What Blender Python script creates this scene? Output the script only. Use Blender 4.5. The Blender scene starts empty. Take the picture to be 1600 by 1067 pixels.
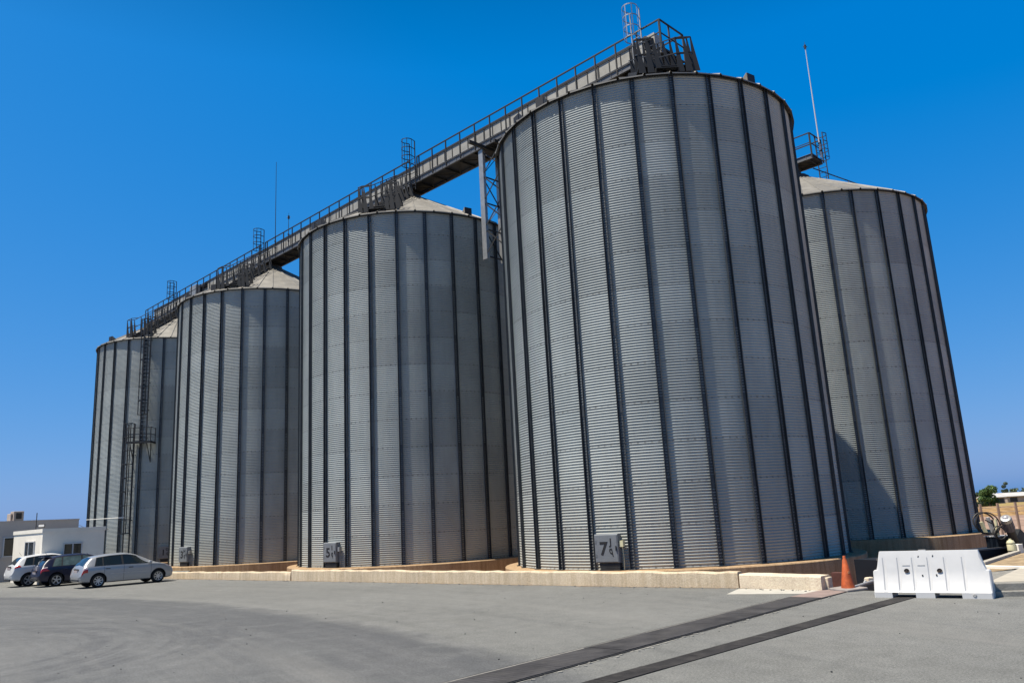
import bpy, math, random
from mathutils import Vector, Matrix
random.seed(7)
S = bpy.context.scene
COL = S.collection
PI = math.pi
sin, cos = math.sin, math.cos
R_ = math.radians

# ------------------------------------------------------------------ camera
F, PITCH, ROLL, EYE = 1239.56, 0.218900, 0.053262, 2.1
fwd = Vector((0, cos(PITCH), sin(PITCH))); up0 = Vector((0, -sin(PITCH), cos(PITCH))); r0 = Vector((1, 0, 0))
rgt = r0 * cos(ROLL) - up0 * sin(ROLL); upv = up0 * cos(ROLL) + r0 * sin(ROLL)
cam = bpy.data.cameras.new('camera'); cam.lens = F / 1600 * 36; cam.sensor_width = 36
cam.clip_start = 0.1; cam.clip_end = 12000
co = bpy.data.objects.new('camera', cam); COL.objects.link(co); S.camera = co
M = Matrix.Identity(4)
for i in range(3):
    M[i][0], M[i][1], M[i][2] = rgt[i], upv[i], -fwd[i]
M[0][3], M[1][3], M[2][3] = 0, 0, EYE
co.matrix_world = M

def ray(x, y): return fwd + rgt * ((x - 800) / F) + upv * ((533.5 - y) / F)
def gp(x, y, z=0.0):                       # point of the photograph on the level z
    d = ray(x, y); t = (z - EYE) / d.z; return Vector((d.x * t, d.y * t, z))
def at(x, y, Y):                           # point of the photograph at depth Y
    d = ray(x, y); t = Y / d.y; return Vector((d.x * t, Y, EYE + d.z * t))

# ------------------------------------------------------------------ materials
def mat(name, col, rough=0.6, metal=0.0, var=0.12, scale=3.0, detail=6, stretch=(1, 1, 1), bump=0.0, bscale=None,
        col2=None, spec=0.5, coat=0.0, obj_coords=True):
    m = bpy.data.materials.new(name); m.use_nodes = True
    nt = m.node_tree; b = nt.nodes['Principled BSDF']
    b.inputs['Roughness'].default_value = rough; b.inputs['Metallic'].default_value = metal
    b.inputs['Specular IOR Level'].default_value = spec
    b.inputs['Coat Weight'].default_value = coat; b.inputs['Coat Roughness'].default_value = 0.05
    tc = nt.nodes.new('ShaderNodeTexCoord'); mp = nt.nodes.new('ShaderNodeMapping')
    mp.inputs['Scale'].default_value = stretch
    nt.links.new(tc.outputs['Object'], mp.inputs['Vector'])
    n = nt.nodes.new('ShaderNodeTexNoise'); n.inputs['Scale'].default_value = scale; n.inputs['Detail'].default_value = detail
    n.inputs['Roughness'].default_value = 0.65
    nt.links.new(mp.outputs['Vector'], n.inputs['Vector'])
    rp = nt.nodes.new('ShaderNodeValToRGB')
    rp.color_ramp.elements[0].position = 0.3; rp.color_ramp.elements[1].position = 0.7
    lo = [c * (1 - var) for c in col]; hi = [min(1, c * (1 + var)) for c in (col2 or col)]
    rp.color_ramp.elements[0].color = (*lo, 1); rp.color_ramp.elements[1].color = (*hi, 1)
    nt.links.new(n.outputs['Fac'], rp.inputs['Fac']); nt.links.new(rp.outputs['Color'], b.inputs['Base Color'])
    if bump:
        bn = nt.nodes.new('ShaderNodeTexNoise'); bn.inputs['Scale'].default_value = bscale or scale * 6; bn.inputs['Detail'].default_value = 5
        nt.links.new(mp.outputs['Vector'], bn.inputs['Vector'])
        bp = nt.nodes.new('ShaderNodeBump'); bp.inputs['Strength'].default_value = bump; bp.inputs['Distance'].default_value = 0.02
        nt.links.new(bn.outputs['Fac'], bp.inputs['Height']); nt.links.new(bp.outputs['Normal'], b.inputs['Normal'])
    m['ramp'] = rp.name
    return m

def add_math(nt, op, a, b=None, c=None):
    n = nt.nodes.new('ShaderNodeMath'); n.operation = op
    for i, v in enumerate((a, b, c)):
        if v is None: continue
        if hasattr(v, 'is_linked'): nt.links.new(v, n.inputs[i])
        else: n.inputs[i].default_value = v
    return n.outputs[0]
def mixc(nt, fac, a, b, mode='MIX'):
    n = nt.nodes.new('ShaderNodeMix'); n.data_type = 'RGBA'; n.blend_type = mode
    for s, v in ((n.inputs[0], fac), (n.inputs[6], a), (n.inputs[7], b)):
        if hasattr(v, 'is_linked'): nt.links.new(v, s)
        elif isinstance(v, (int, float)): s.default_value = v
        else: s.default_value = (*v, 1)
    return n.outputs[2]
def noise(nt, vec, scale, detail=5, rough=0.6):
    n = nt.nodes.new('ShaderNodeTexNoise'); n.inputs['Scale'].default_value = scale
    n.inputs['Detail'].default_value = detail; n.inputs['Roughness'].default_value = rough
    nt.links.new(vec, n.inputs['Vector']); return n.outputs['Fac']
def ramp(nt, fac, stops):
    n = nt.nodes.new('ShaderNodeValToRGB'); e = n.color_ramp.elements
    while len(e) < len(stops): e.new(0.5)
    for el, (p, c) in zip(e, stops):
        el.position = p; el.color = (c, c, c, 1) if isinstance(c, (int, float)) else (*c, 1)
    nt.links.new(fac, n.inputs['Fac']); return n.outputs['Color']
def stretchv(nt, vec, sc, loc=(0, 0, 0), rot=(0, 0, 0)):
    n = nt.nodes.new('ShaderNodeMapping'); n.inputs['Scale'].default_value = sc; n.inputs['Location'].default_value = loc
    n.inputs['Rotation'].default_value = rot
    nt.links.new(vec, n.inputs['Vector']); return n.outputs['Vector']

RING = 17.80 / 13; PITCHC = RING / 14
def silo_material():
    m = bpy.data.materials.new('corrugated_galvanised'); m.use_nodes = True
    nt = m.node_tree; b = nt.nodes['Principled BSDF']
    tc = nt.nodes.new('ShaderNodeTexCoord'); v = tc.outputs['Object']
    sx = nt.nodes.new('ShaderNodeSeparateXYZ'); nt.links.new(v, sx.inputs[0])
    X, Y, Z = sx.outputs
    ang = add_math(nt, 'ARCTAN2', Y, X)
    # per sheet tone: sheets two ribs wide, one ring tall, staggered
    ring = add_math(nt, 'FLOOR', add_math(nt, 'DIVIDE', Z, RING))
    seg = add_math(nt, 'FLOOR', add_math(nt, 'ADD', add_math(nt, 'MULTIPLY', ang, 28 / (2 * PI)), add_math(nt, 'MULTIPLY', ring, 1.0)))
    cx = nt.nodes.new('ShaderNodeCombineXYZ'); nt.links.new(ring, cx.inputs[0]); nt.links.new(add_math(nt, 'FLOOR', add_math(nt, 'MULTIPLY', seg, 0.5)), cx.inputs[1])
    wn = nt.nodes.new('ShaderNodeTexWhiteNoise'); wn.noise_dimensions = '2D'; nt.links.new(cx.outputs[0], wn.inputs['Vector'])
    tone = add_math(nt, 'MULTIPLY_ADD', wn.outputs['Value'], 0.2, 0.9)
    big = noise(nt, stretchv(nt, v, (1, 1, 0.35)), 0.9, 6)
    streak = noise(nt, stretchv(nt, v, (6, 6, 0.25)), 1.2, 5)
    rust = ramp(nt, noise(nt, stretchv(nt, v, (7, 7, 0.5)), 1.0, 6, 0.7), [(0.64, 0.0), (0.80, 0.55)])
    c = ramp(nt, big, [(0.3, (0.252, 0.284, 0.282)), (0.7, (0.370, 0.404, 0.392))])
    c = mixc(nt, add_math(nt, 'MULTIPLY', streak, 0.45), c, (0.225, 0.24, 0.235))
    # dust near the base, thickened to paint in warm light bounced off the plinth
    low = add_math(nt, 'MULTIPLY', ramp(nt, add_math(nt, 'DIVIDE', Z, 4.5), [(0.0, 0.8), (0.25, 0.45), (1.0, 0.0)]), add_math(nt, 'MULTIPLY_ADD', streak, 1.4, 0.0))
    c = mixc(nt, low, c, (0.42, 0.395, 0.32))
    c = mixc(nt, 1.0, c, tone, 'MULTIPLY')
    c = mixc(nt, rust, c, (0.16, 0.125, 0.09))
    # bolted lap line of each ring : dashes of dark bolt heads
    fz = add_math(nt, 'FRACT', add_math(nt, 'DIVIDE', Z, RING))
    near = add_math(nt, 'LESS_THAN', add_math(nt, 'ABSOLUTE', add_math(nt, 'SUBTRACT', fz, 0.035)), 0.022)
    db = add_math(nt, 'LESS_THAN', add_math(nt, 'FRACT', add_math(nt, 'MULTIPLY', ang, 28 * 6 / (2 * PI))), 0.30)
    ln = add_math(nt, 'MULTIPLY', near, add_math(nt, 'MULTIPLY', add_math(nt, 'MULTIPLY_ADD', db, 0.55, 0.16), ramp(nt, noise(nt, v, 1.6, 3), [(0.35, 0.25), (0.65, 1.0)])))
    c = mixc(nt, ln, c, (0.05, 0.05, 0.05))
    nt.links.new(c, b.inputs['Base Color'])
    b.inputs['Metallic'].default_value = 0.12; b.inputs['Specular IOR Level'].default_value = 0.3
    r = add_math(nt, 'MULTIPLY_ADD', big, 0.2, 0.52); nt.links.new(r, b.inputs['Roughness'])
    return m

def yard_material():
    m = bpy.data.materials.new('yard_concrete'); m.use_nodes = True
    nt = m.node_tree; b = nt.nodes['Principled BSDF']
    tc = nt.nodes.new('ShaderNodeTexCoord'); v = tc.outputs['Object']
    big = noise(nt, v, 0.16, 6, 0.6); mid = noise(nt, v, 0.9, 8, 0.7); fine = noise(nt, v, 30, 4, 0.75); grit = noise(nt, v, 110, 3, 0.7)
    def polar(cx_, cy_):
        sub = nt.nodes.new('ShaderNodeVectorMath'); sub.operation = 'SUBTRACT'; nt.links.new(v, sub.inputs[0]); sub.inputs[1].default_value = (cx_, cy_, 0)
        ln = nt.nodes.new('ShaderNodeVectorMath'); ln.operation = 'LENGTH'; nt.links.new(sub.outputs[0], ln.inputs[0])
        sx = nt.nodes.new('ShaderNodeSeparateXYZ'); nt.links.new(sub.outputs[0], sx.inputs[0])
        return ln.outputs['Value'], add_math(nt, 'ARCTAN2', sx.outputs[1], sx.outputs[0])
    def comb(a, b_):
        cx = nt.nodes.new('ShaderNodeCombineXYZ'); nt.links.new(a, cx.inputs[0]); nt.links.new(b_, cx.inputs[1]); return cx.outputs[0]
    # lorries turn round this circle: paler dusty concrete outside, tyre-polished inside
    r1, a1 = polar(-45.76, -11.31)
    d1 = add_math(nt, 'ADD', add_math(nt, 'SUBTRACT', r1, 51.42), add_math(nt, 'MULTIPLY_ADD', mid, 1.4, -0.7))
    c = ramp(nt, big, [(0.33, (0.111, 0.114, 0.110)), (0.66, (0.142, 0.145, 0.140))])
    inner = ramp(nt, big, [(0.33, (0.087, 0.091, 0.093)), (0.66, (0.115, 0.119, 0.121))])
    sc = add_math(nt, 'MULTIPLY_ADD', d1, 1 / 16.0, 0.875)
    c = mixc(nt, ramp(nt, sc, [(0.84, 1.0), (0.91, 0.0)]), c, inner)
    band = ramp(nt, sc, [(0.20, 0.0), (0.62, 0.35), (0.80, 0.85), (0.865, 0.9), (0.90, 0.0)])
    st1 = noise(nt, comb(add_math(nt, 'MULTIPLY', r1, 1.3), add_math(nt, 'MULTIPLY', a1, 3.0)), 1.0, 7, 0.65)
    c = mixc(nt, add_math(nt, 'MULTIPLY', band, ramp(nt, st1, [(0.25, 0.25), (0.6, 1.0)])), c, (0.056, 0.059, 0.064))
    c = mixc(nt, ramp(nt, st1, [(0.48, 0.0), (0.78, 0.5)]), c, (0.157, 0.160, 0.158))
    c = mixc(nt, ramp(nt, st1, [(0.22, 0.45), (0.44, 0.0)]), c, (0.056, 0.059, 0.064))
    # a tighter turning circle near the left edge
    r2, a2 = polar(-13.25, 15.66)
    st2 = noise(nt, comb(add_math(nt, 'MULTIPLY', r2, 2.6), add_math(nt, 'MULTIPLY', a2, 1.2)), 1.0, 5, 0.6)
    m2 = ramp(nt, add_math(nt, 'DIVIDE', r2, 10.0), [(0.2, 0.0), (0.5, 0.8), (0.66, 0.8), (0.8, 0.0)])
    c = mixc(nt, add_math(nt, 'MULTIPLY', m2, ramp(nt, st2, [(0.42, 0.0), (0.62, 0.8)])), c, (0.056, 0.059, 0.064))
    c = mixc(nt, ramp(nt, mid, [(0.5, 0.0), (0.75, 0.4)]), c, (0.148, 0.152, 0.151))
    spots = ramp(nt, noise(nt, v, 5.5, 2, 0.5), [(0.77, 0.0), (0.79, 0.8)])
    c = mixc(nt, spots, c, (0.039, 0.041, 0.043))
    c = mixc(nt, 0.75, c, ramp(nt, fine, [(0.38, (0.3, 0.3, 0.3)), (0.62, (0.7, 0.7, 0.7))]), 'OVERLAY')
    patch = noise(nt, v, 2.6, 8, 0.75)
    c = mixc(nt, 0.4, c, ramp(nt, patch, [(0.36, (0.36, 0.36, 0.36)), (0.64, (0.64, 0.64, 0.64))]), 'OVERLAY')
    sm = noise(nt, stretchv(nt, v, (1, .35, 1), rot=(0, 0, R_(40))), 1.1, 6, 0.7)
    c = mixc(nt, ramp(nt, sm, [(0.62, 0.0), (0.78, 0.5)]), c, (0.075, 0.078, 0.082))
    c = mixc(nt, 0.85, c, ramp(nt, grit, [(0.36, (0.24, 0.24, 0.24)), (0.64, (0.76, 0.76, 0.76))]), 'OVERLAY')
    swp = noise(nt, comb(add_math(nt, 'MULTIPLY', r1, 0.55), add_math(nt, 'MULTIPLY', a1, 1.6)), 1.0, 8, 0.7)
    c = mixc(nt, ramp(nt, swp, [(0.5, 0.0), (0.7, 0.35)]), c, (0.19, 0.188, 0.178))
    c = mixc(nt, 1.0, c, (1.05, 1.045, 1.03), 'MULTIPLY')
    nt.links.new(c, b.inputs['Base Color']); b.inputs['Roughness'].default_value = 0.85; b.inputs['Specular IOR Level'].default_value = 0.25
    bp = nt.nodes.new('ShaderNodeBump'); bp.inputs['Strength'].default_value = 0.35; bp.inputs['Distance'].default_value = 0.01
    nt.links.new(add_math(nt, 'ADD', fine, mid), bp.inputs['Height']); nt.links.new(bp.outputs['Normal'], b.inputs['Normal'])
    return m

def plinth_material(name, base, streakc, amt=0.6):
    m = bpy.data.materials.new(name); m.use_nodes = True
    nt = m.node_tree; b = nt.nodes['Principled BSDF']
    tc = nt.nodes.new('ShaderNodeTexCoord'); v = tc.outputs['Object']
    st = noise(nt, stretchv(nt, v, (5, 5, 0.35)), 1.0, 6, 0.7); big = noise(nt, v, 0.7, 5); fine = noise(nt, v, 28, 4)
    c = mixc(nt, ramp(nt, st, [(0.42, 0.0), (0.6, amt)]), base, streakc)
    c = mixc(nt, ramp(nt, big, [(0.42, 0.0), (0.7, 0.5)]), c, [x * 0.62 for x in base])
    c = mixc(nt, 0.45, c, ramp(nt, fine, [(0.3, (0.28, 0.28, 0.28)), (0.7, (0.72, 0.72, 0.72))]), 'OVERLAY')
    crack = noise(nt, stretchv(nt, v, (1, 1, 2.5)), 4, 8, 0.75)
    c = mixc(nt, ramp(nt, crack, [(0.30, 0.8), (0.36, 0.0)]), c, [x * 0.25 for x in base])
    nt.links.new(c, b.inputs['Base Color']); b.inputs['Roughness'].default_value = 0.9; b.inputs['Specular IOR Level'].default_value = 0.2
    bp = nt.nodes.new('ShaderNodeBump'); bp.inputs['Strength'].default_value = 0.5; bp.inputs['Distance'].default_value = 0.02
    nt.links.new(add_math(nt, 'ADD', fine, st), bp.inputs['Height']); nt.links.new(bp.outputs['Normal'], b.inputs['Normal'])
    return m

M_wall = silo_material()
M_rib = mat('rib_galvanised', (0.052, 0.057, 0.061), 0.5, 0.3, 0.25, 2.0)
M_roof = mat('roof_dusty_zinc', (0.165, 0.158, 0.14), 0.6, 0.15, 0.18, 1.2, stretch=(1, 1, 1), col2=(0.205, 0.195, 0.172))
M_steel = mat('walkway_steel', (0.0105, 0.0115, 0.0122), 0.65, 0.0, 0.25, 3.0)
M_galv = mat('bright_galvanised', (0.33, 0.335, 0.33), 0.45, 0.5, 0.15, 4.0)
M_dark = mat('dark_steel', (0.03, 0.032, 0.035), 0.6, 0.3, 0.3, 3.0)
M_plate = mat('hatch_paint', (0.165, 0.18, 0.193), 0.55, 0.0, 0.12, 3.0)
M_black = mat('black_paint', (0.012, 0.012, 0.013), 0.6, 0.0, 0.1, 5.0)
M_conv = mat('conveyor_zinc', (0.324, 0.310, 0.266), 0.55, 0.2, 0.16, 1.5, col2=(0.360, 0.346, 0.302))
M_strip = mat('edge_channel_zinc', (0.135, 0.135, 0.135), 0.5, 0.4, 0.2, 1.5)
M_yard = yard_material()
M_plinth = plinth_material('plinth_concrete', (0.40, 0.28, 0.165), (0.21, 0.125, 0.06))
M_lwall = plinth_material('parapet_concrete', (0.58, 0.48, 0.345), (0.40, 0.31, 0.20), 0.6)
M_lwall2 = plinth_material('parapet_render', (0.66, 0.56, 0.42), (0.50, 0.41, 0.30), 0.3)
M_apron = mat('pale_apron', (0.374, 0.360, 0.317), 0.9, 0, 0.12, 3, bump=0.3)
M_soil = mat('red_soil', (0.205, 0.125, 0.082), 0.95, 0, 0.3, 0.35, detail=9, bump=0.5, bscale=6, col2=(0.275, 0.185, 0.130))
M_straw = mat('straw_field', (0.26, 0.185, 0.055), 0.95, 0, 0.25, 0.3, detail=9, stretch=(0.3, 2, 1), bump=0.4, bscale=4)
M_strip1 = mat('steel_cover', (0.024, 0.023, 0.025), 0.7, 0.0, 0.4, 1.2, detail=9, stretch=(1, 1, 1), bump=0.4, bscale=30, spec=0.35, col2=(0.050, 0.048, 0.050))
M_strip2 = mat('rubber_cover', (0.018, 0.017, 0.017), 0.8, 0.0, 0.35, 2.0, detail=9, bump=0.4, bscale=40, spec=0.25, col2=(0.032, 0.030, 0.030))
M_pinkc = mat('worn_red_cover', (0.216, 0.162, 0.144), 0.85, 0, 0.22, 3.0, detail=8, bump=0.3)
M_white = mat('white_plastic', (0.533, 0.533, 0.526), 0.45, 0, 0.05, 2.5, spec=0.4)
M_hole = mat('barrier_plug', (0.06, 0.045, 0.035), 0.7, 0, 0.2, 6)
M_scuff = mat('grey_scuff', (0.36, 0.36, 0.355), 0.7, 0, 0.2, 9)
M_orange = mat('cone_orange', (0.30, 0.055, 0.012), 0.6, 0, 0.3, 4, detail=9, col2=(0.50, 0.10, 0.02))
M_rubber = mat('cone_base_grey', (0.24, 0.215, 0.20), 0.85, 0, 0.2, 8)
M_tyre = mat('tyre', (0.014, 0.014, 0.015), 0.85, 0, 0.2, 8, spec=0.3)
M_rim = mat('alloy_rim', (0.50, 0.51, 0.52), 0.32, 0.7, 0.08, 6)
M_silver = mat('silver_paint', (0.30, 0.315, 0.335), 0.36, 0.35, 0.03, 2, coat=0.6)
M_navy = mat('navy_paint', (0.010, 0.012, 0.032), 0.35, 0.0, 0.05, 2, coat=0.35, spec=0.3)
M_carwhite = mat('white_paint', (0.518, 0.526, 0.526), 0.35, 0.0, 0.03, 2, coat=0.6)
M_glass = mat('tinted_glass', (0.012, 0.017, 0.018), 0.05, 0.0, 0.05, 2, spec=0.8)
M_glass2 = mat('lit_through_glass', (0.07, 0.10, 0.095), 0.06, 0.0, 0.5, 3, spec=0.8)  # navy side windows: light showing through is painted into the paler colour
M_redlamp = mat('red_lamp', (0.40, 0.015, 0.012), 0.2, 0, 0.1, 6, coat=0.5)
M_palelamp = mat('pale_lamp', (0.6, 0.5, 0.5), 0.2, 0, 0.05, 6, coat=0.5)
M_bwhite = mat('white_render', (0.74, 0.70, 0.61), 0.85, 0, 0.05, 1.5, bump=0.2)
M_bgrey = mat('grey_render', (0.44, 0.40, 0.37), 0.85, 0, 0.06, 1.2, bump=0.2)
M_frame = mat('window_frame', (0.504, 0.504, 0.504), 0.5, 0, 0.04, 3)
M_pink = mat('pink_blocks', (0.27, 0.165, 0.115), 0.9, 0, 0.12, 1.2, detail=8, bump=0.3)
M_post = mat('concrete_post', (0.30, 0.21, 0.155), 0.9, 0, 0.12, 2)
M_leaf = mat('leaves', (0.035, 0.075, 0.018), 0.6, 0, 0.5, 1.0, col2=(0.07, 0.13, 0.03))
M_leafd = mat('far_leaves', (0.035, 0.06, 0.03), 0.7, 0, 0.4, 0.3, col2=(0.06, 0.085, 0.04))
M_bark = mat('bark', (0.10, 0.075, 0.05), 0.9, 0, 0.3, 6)
M_shed = mat('shed_roof', (0.446, 0.432, 0.403), 0.6, 0, 0.08, 0.5)
M_shedw = mat('shed_wall', (0.33, 0.28, 0.24), 0.9, 0, 0.2, 0.4)
M_blue = mat('dark_blue_steel', (0.006, 0.010, 0.016), 0.5, 0.2, 0.25, 2)
M_cable = mat('black_hose', (0.02, 0.018, 0.016), 0.6, 0, 0.2, 8)
M_motor = mat('motor_casing', (0.10, 0.10, 0.13), 0.45, 0.3, 0.2, 6)
M_gravel = mat('grey_gravel', (0.194, 0.187, 0.166), 0.95, 0, 0.4, 14, detail=8, bump=0.8, bscale=40)
M_kerb = mat('kerb_concrete', (0.216, 0.209, 0.187), 0.9, 0, 0.2, 5, detail=8, bump=0.4)
M_slab = mat('pavement_slab', (0.360, 0.331, 0.274), 0.9, 0, 0.12, 3, bump=0.3)
M_can = mat('yellowed_plastic', (0.62, 0.58, 0.36), 0.5, 0, 0.1, 5)

# ------------------------------------------------------------------ mesh helper
class MB:
    def __init__(s): s.v = []; s.f = []
    def add(s, vs, fs):
        o = len(s.v); s.v += [tuple(v) for v in vs]; s.f += [tuple(i + o for i in f) for f in fs]; return s
    def box(s, c, size, rz=0.0, mtx=None):
        x, y, z = (d / 2 for d in size); vs = []
        for a in (-x, x):
            for b in (-y, y):
                for d in (-z, z): vs.append(Vector((a, b, d)))
        if mtx: vs = [mtx @ v for v in vs]
        elif rz: vs = [Matrix.Rotation(rz, 3, 'Z') @ v for v in vs]
        c = Vector(c); vs = [v + c for v in vs]
        return s.add(vs, [(0, 1, 3, 2), (4, 6, 7, 5), (0, 4, 5, 1), (2, 3, 7, 6), (0, 2, 6, 4), (1, 5, 7, 3)])
    def beam(s, a, b, w, h, up=(0, 0, 1)):
        a = Vector(a); b = Vector(b); d = (b - a); L = d.length; d.normalize(); up = Vector(up)
        if abs(d.dot(up)) > 0.98: up = Vector((1, 0, 0))
        x = d.cross(up).normalized(); z = x.cross(d).normalized()
        m = Matrix((x, d, z)).transposed()
        return s.box((a + b) / 2, (w, L, h), mtx=m)
    def tube(s, pts, r, n=8, closed=False, caps=True):
        pts = [Vector(p) for p in pts]; k = len(pts); rings = []
        prev = None
        for i, p in enumerate(pts):
            if closed: d = pts[(i + 1) % k] - pts[i - 1]
            else: d = pts[min(i + 1, k - 1)] - pts[max(i - 1, 0)]
            d.normalize()
            if prev is None:
                u = d.cross(Vector((0, 0, 1)) if abs(d.z) < 0.95 else Vector((1, 0, 0))).normalized()
            else:
                u = (prev - d * prev.dot(d)).normalized()
            prev = u; w = d.cross(u)
            rr = r[i] if isinstance(r, (list, tuple)) else r
            rings.append([p + u * (rr * cos(2 * PI * j / n)) + w * (rr * sin(2 * PI * j / n)) for j in range(n)])
        vs = [q for g in rings for q in g]; fs = []
        for i in range(k if closed else k - 1):
            a, b = i * n, ((i + 1) % k) * n
            for j in range(n): fs.append((a + j, a + (j + 1) % n, b + (j + 1) % n, b + j))
        if caps and not closed: fs += [tuple(range(n))[::-1], tuple(range((k - 1) * n, k * n))]
        return s.add(vs, fs)
    def lathe(s, prof, n=32, axis='Z', c=(0, 0, 0), a0=0, a1=2 * PI):
        full = abs(a1 - a0 - 2 * PI) < 1e-6; m = n if full else n + 1; vs = []
        for j in range(m):
            a = a0 + (a1 - a0) * j / n
            for (r, z) in prof:
                if axis == 'Z': vs.append((c[0] + r * cos(a), c[1] + r * sin(a), c[2] + z))
                else: vs.append((c[0] + r * cos(a), c[1] + z, c[2] + r * sin(a)))
        p = len(prof); fs = []
        for j in range(n):
            b = ((j + 1) % m) * p
            for i in range(p - 1): fs.append((j * p + i, b + i, b + i + 1, j * p + i + 1))
        return s.add(vs, fs)
    def prism(s, poly, d):                          # poly of 3-D points, pushed by d
        d = Vector(d); n = len(poly); vs = [Vector(p) for p in poly] + [Vector(p) + d for p in poly]
        fs = [tuple(range(n))[::-1], tuple(range(n, 2 * n))] + [(i, (i + 1) % n, n + (i + 1) % n, n + i) for i in range(n)]
        return s.add(vs, fs)
    def mesh(s, name, m=None, smooth=None):
        me = bpy.data.meshes.new(name); me.from_pydata(s.v, [], s.f); me.validate()
        import bmesh
        b = bmesh.new(); b.from_mesh(me); bmesh.ops.recalc_face_normals(b, faces=b.faces); b.to_mesh(me); b.free()
        if m: me.materials.append(m)
        if smooth is not None:
            me.shade_smooth()
            if smooth < 180: me.set_sharp_from_angle(angle=R_(smooth))
        return me

def link(name, data, parent=None, loc=(0, 0, 0), rz=0.0):
    o = bpy.data.objects.new(name, data); COL.objects.link(o)
    if parent is not None: o.parent = parent
    o.location = loc; o.rotation_euler = (0, 0, rz)
    return o
def obj(name, mb, m, parent=None, smooth=None, loc=(0, 0, 0), rz=0.0):
    return link(name, mb.mesh(name, m, smooth), parent, loc, rz)
def tag(o, label, cat, group=None):
    o['label'] = label; o['category'] = cat
    if group: o['group'] = group
    return o
def thing(name, label, cat, loc=(0, 0, 0), rz=0.0, group=None):
    return tag(link(name, None, None, loc, rz), label, cat, group)
def struct(name, mb, m, **k):
    o = obj(name, mb, m, **k); o['kind'] = 'structure'; return o
def bevel(o, w, seg=2):
    b = o.modifiers.new('bevel', 'BEVEL'); b.width = w; b.segments = seg; b.limit_method = 'ANGLE'; return o

# ------------------------------------------------------------------ layout
Lv = Vector((-0.70976, 0.70444, 0)); Nv = Vector((-0.70444, -0.70976, 0))     # along the silo row / towards the yard
C7 = Vector((6.2679, 33.26996, 0)); D = 16.89895
CEN = {7: C7, 5: C7 + Lv * D, 3: C7 + Lv * 2 * D, 1: C7 + Lv * 3 * D, 8: Vector((18.01886, 45.49068, 0))}
PH = {7: 3.39080, 5: 3.82662, 3: 3.81490, 1: 3.81818, 8: 4.50094}
RS, Z0, H = 6.40, 0.2296, 17.80
NRIB = 28
DZ = Vector((0, 0, -0.17))
ZE = Z0 + H
LOW = -1.1
def LP(t, e, z, org=C7): return org + Lv * t + Nv * e + Vector((0, 0, z))

# ------------------------------------------------------------------ world and sun
SUN_AZ, SUN_EL = R_(196.5), R_(67.5)
w = bpy.data.worlds.new('World'); S.world = w; w.use_nodes = True
nt = w.node_tree; bg = nt.nodes['Background']
sky = nt.nodes.new('ShaderNodeTexSky'); sky.sky_type = 'NISHITA'; sky.sun_disc = False
sd = Vector((cos(SUN_EL) * cos(SUN_AZ), cos(SUN_EL) * sin(SUN_AZ), sin(SUN_EL)))
sky.sun_elevation = SUN_EL; sky.sun_rotation = math.atan2(sd.x, sd.y)
sky.air_density = 1.0; sky.dust_density = 0.8; sky.ozone_density = 1.5; sky.altitude = 0
SKY = 0.09; GAIN = 0.615
sp = nt.nodes.new('ShaderNodeSeparateColor'); nt.links.new(sky.outputs[0], sp.inputs[0])
cb = nt.nodes.new('ShaderNodeCombineColor')
def grade(i, k, p, off=0.0):
    v = add_math(nt, 'MULTIPLY', sp.outputs[i], SKY)
    v = add_math(nt, 'MAXIMUM', add_math(nt, 'SUBTRACT', v, off), 0.0)
    v = add_math(nt, 'MULTIPLY', add_math(nt, 'POWER', v, p), k * GAIN / SKY)
    nt.links.new(v, cb.inputs[i])
grade(0, 0.68, 1.0, 0.115); grade(1, 0.60, 0.60); grade(2, 0.90, 0.27)
gc = nt.nodes.new('ShaderNodeTexCoord'); gs = nt.nodes.new('ShaderNodeSeparateXYZ'); nt.links.new(gc.outputs['Generated'], gs.inputs[0])
dk = ramp(nt, gs.outputs[2], [(0.52, 1.0), (0.80, 0.25)])       # unseen sky overhead darkened to cut its fill light
nt.links.new(mixc(nt, 1.0, cb.outputs[0], dk, 'MULTIPLY'), bg.inputs['Color'])
bg.inputs['Strength'].default_value = SKY
sl = bpy.data.lights.new('sun', 'SUN'); sl.energy = 5.0; sl.angle = R_(0.53); sl.color = (1.0, 0.925, 0.81)
so = bpy.data.objects.new('sun', sl); COL.objects.link(so)
so.rotation_euler = (-sd).to_track_quat('-Z', 'Y').to_euler(); so.location = (0, 0, 60)
S.view_settings.view_transform = 'Standard'; S.view_settings.look = 'None'; S.view_settings.exposure = 0.7; S.view_settings.gamma = 1

# ------------------------------------------------------------------ ground
b = MB(); n = 6; ext = [-4000, -300, -60, 60, 300, 4000]
for i in range(5):
    for j in range(5):
        x0, x1, y0, y1 = ext[i], ext[i + 1], ext[j], ext[j + 1]
        b.add([(x0, y0, LOW), (x1, y0, LOW), (x1, y1, LOW), (x0, y1, LOW)], [(0, 1, 2, 3)])
struct('ground', b, M_soil)
b = MB(); b.add([(-900, 127, LOW + .006), (900, 127, LOW + .006), (900, 900, LOW + .006), (-900, 900, LOW + .006)], [(0, 1, 2, 3)])
struct('field', b, M_straw)
yard = [(-200, -60), (70, -60), (70, 2.0), (9.86, 17.28), (9.4, 18.5), (7.5, 20.2), (5.72, 21.95), (1.56, 25.2), (-2.68, 28.85), (-9.94, 35.1),
        (-17.9, 41.85), (-21, 52), (-60, 92), (-200, 92)]
b = MB(); b.prism([(x, y, LOW - .1) for x, y in yard], (0, 0, -LOW + .1))
struct('yard', b, M_yard)

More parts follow.
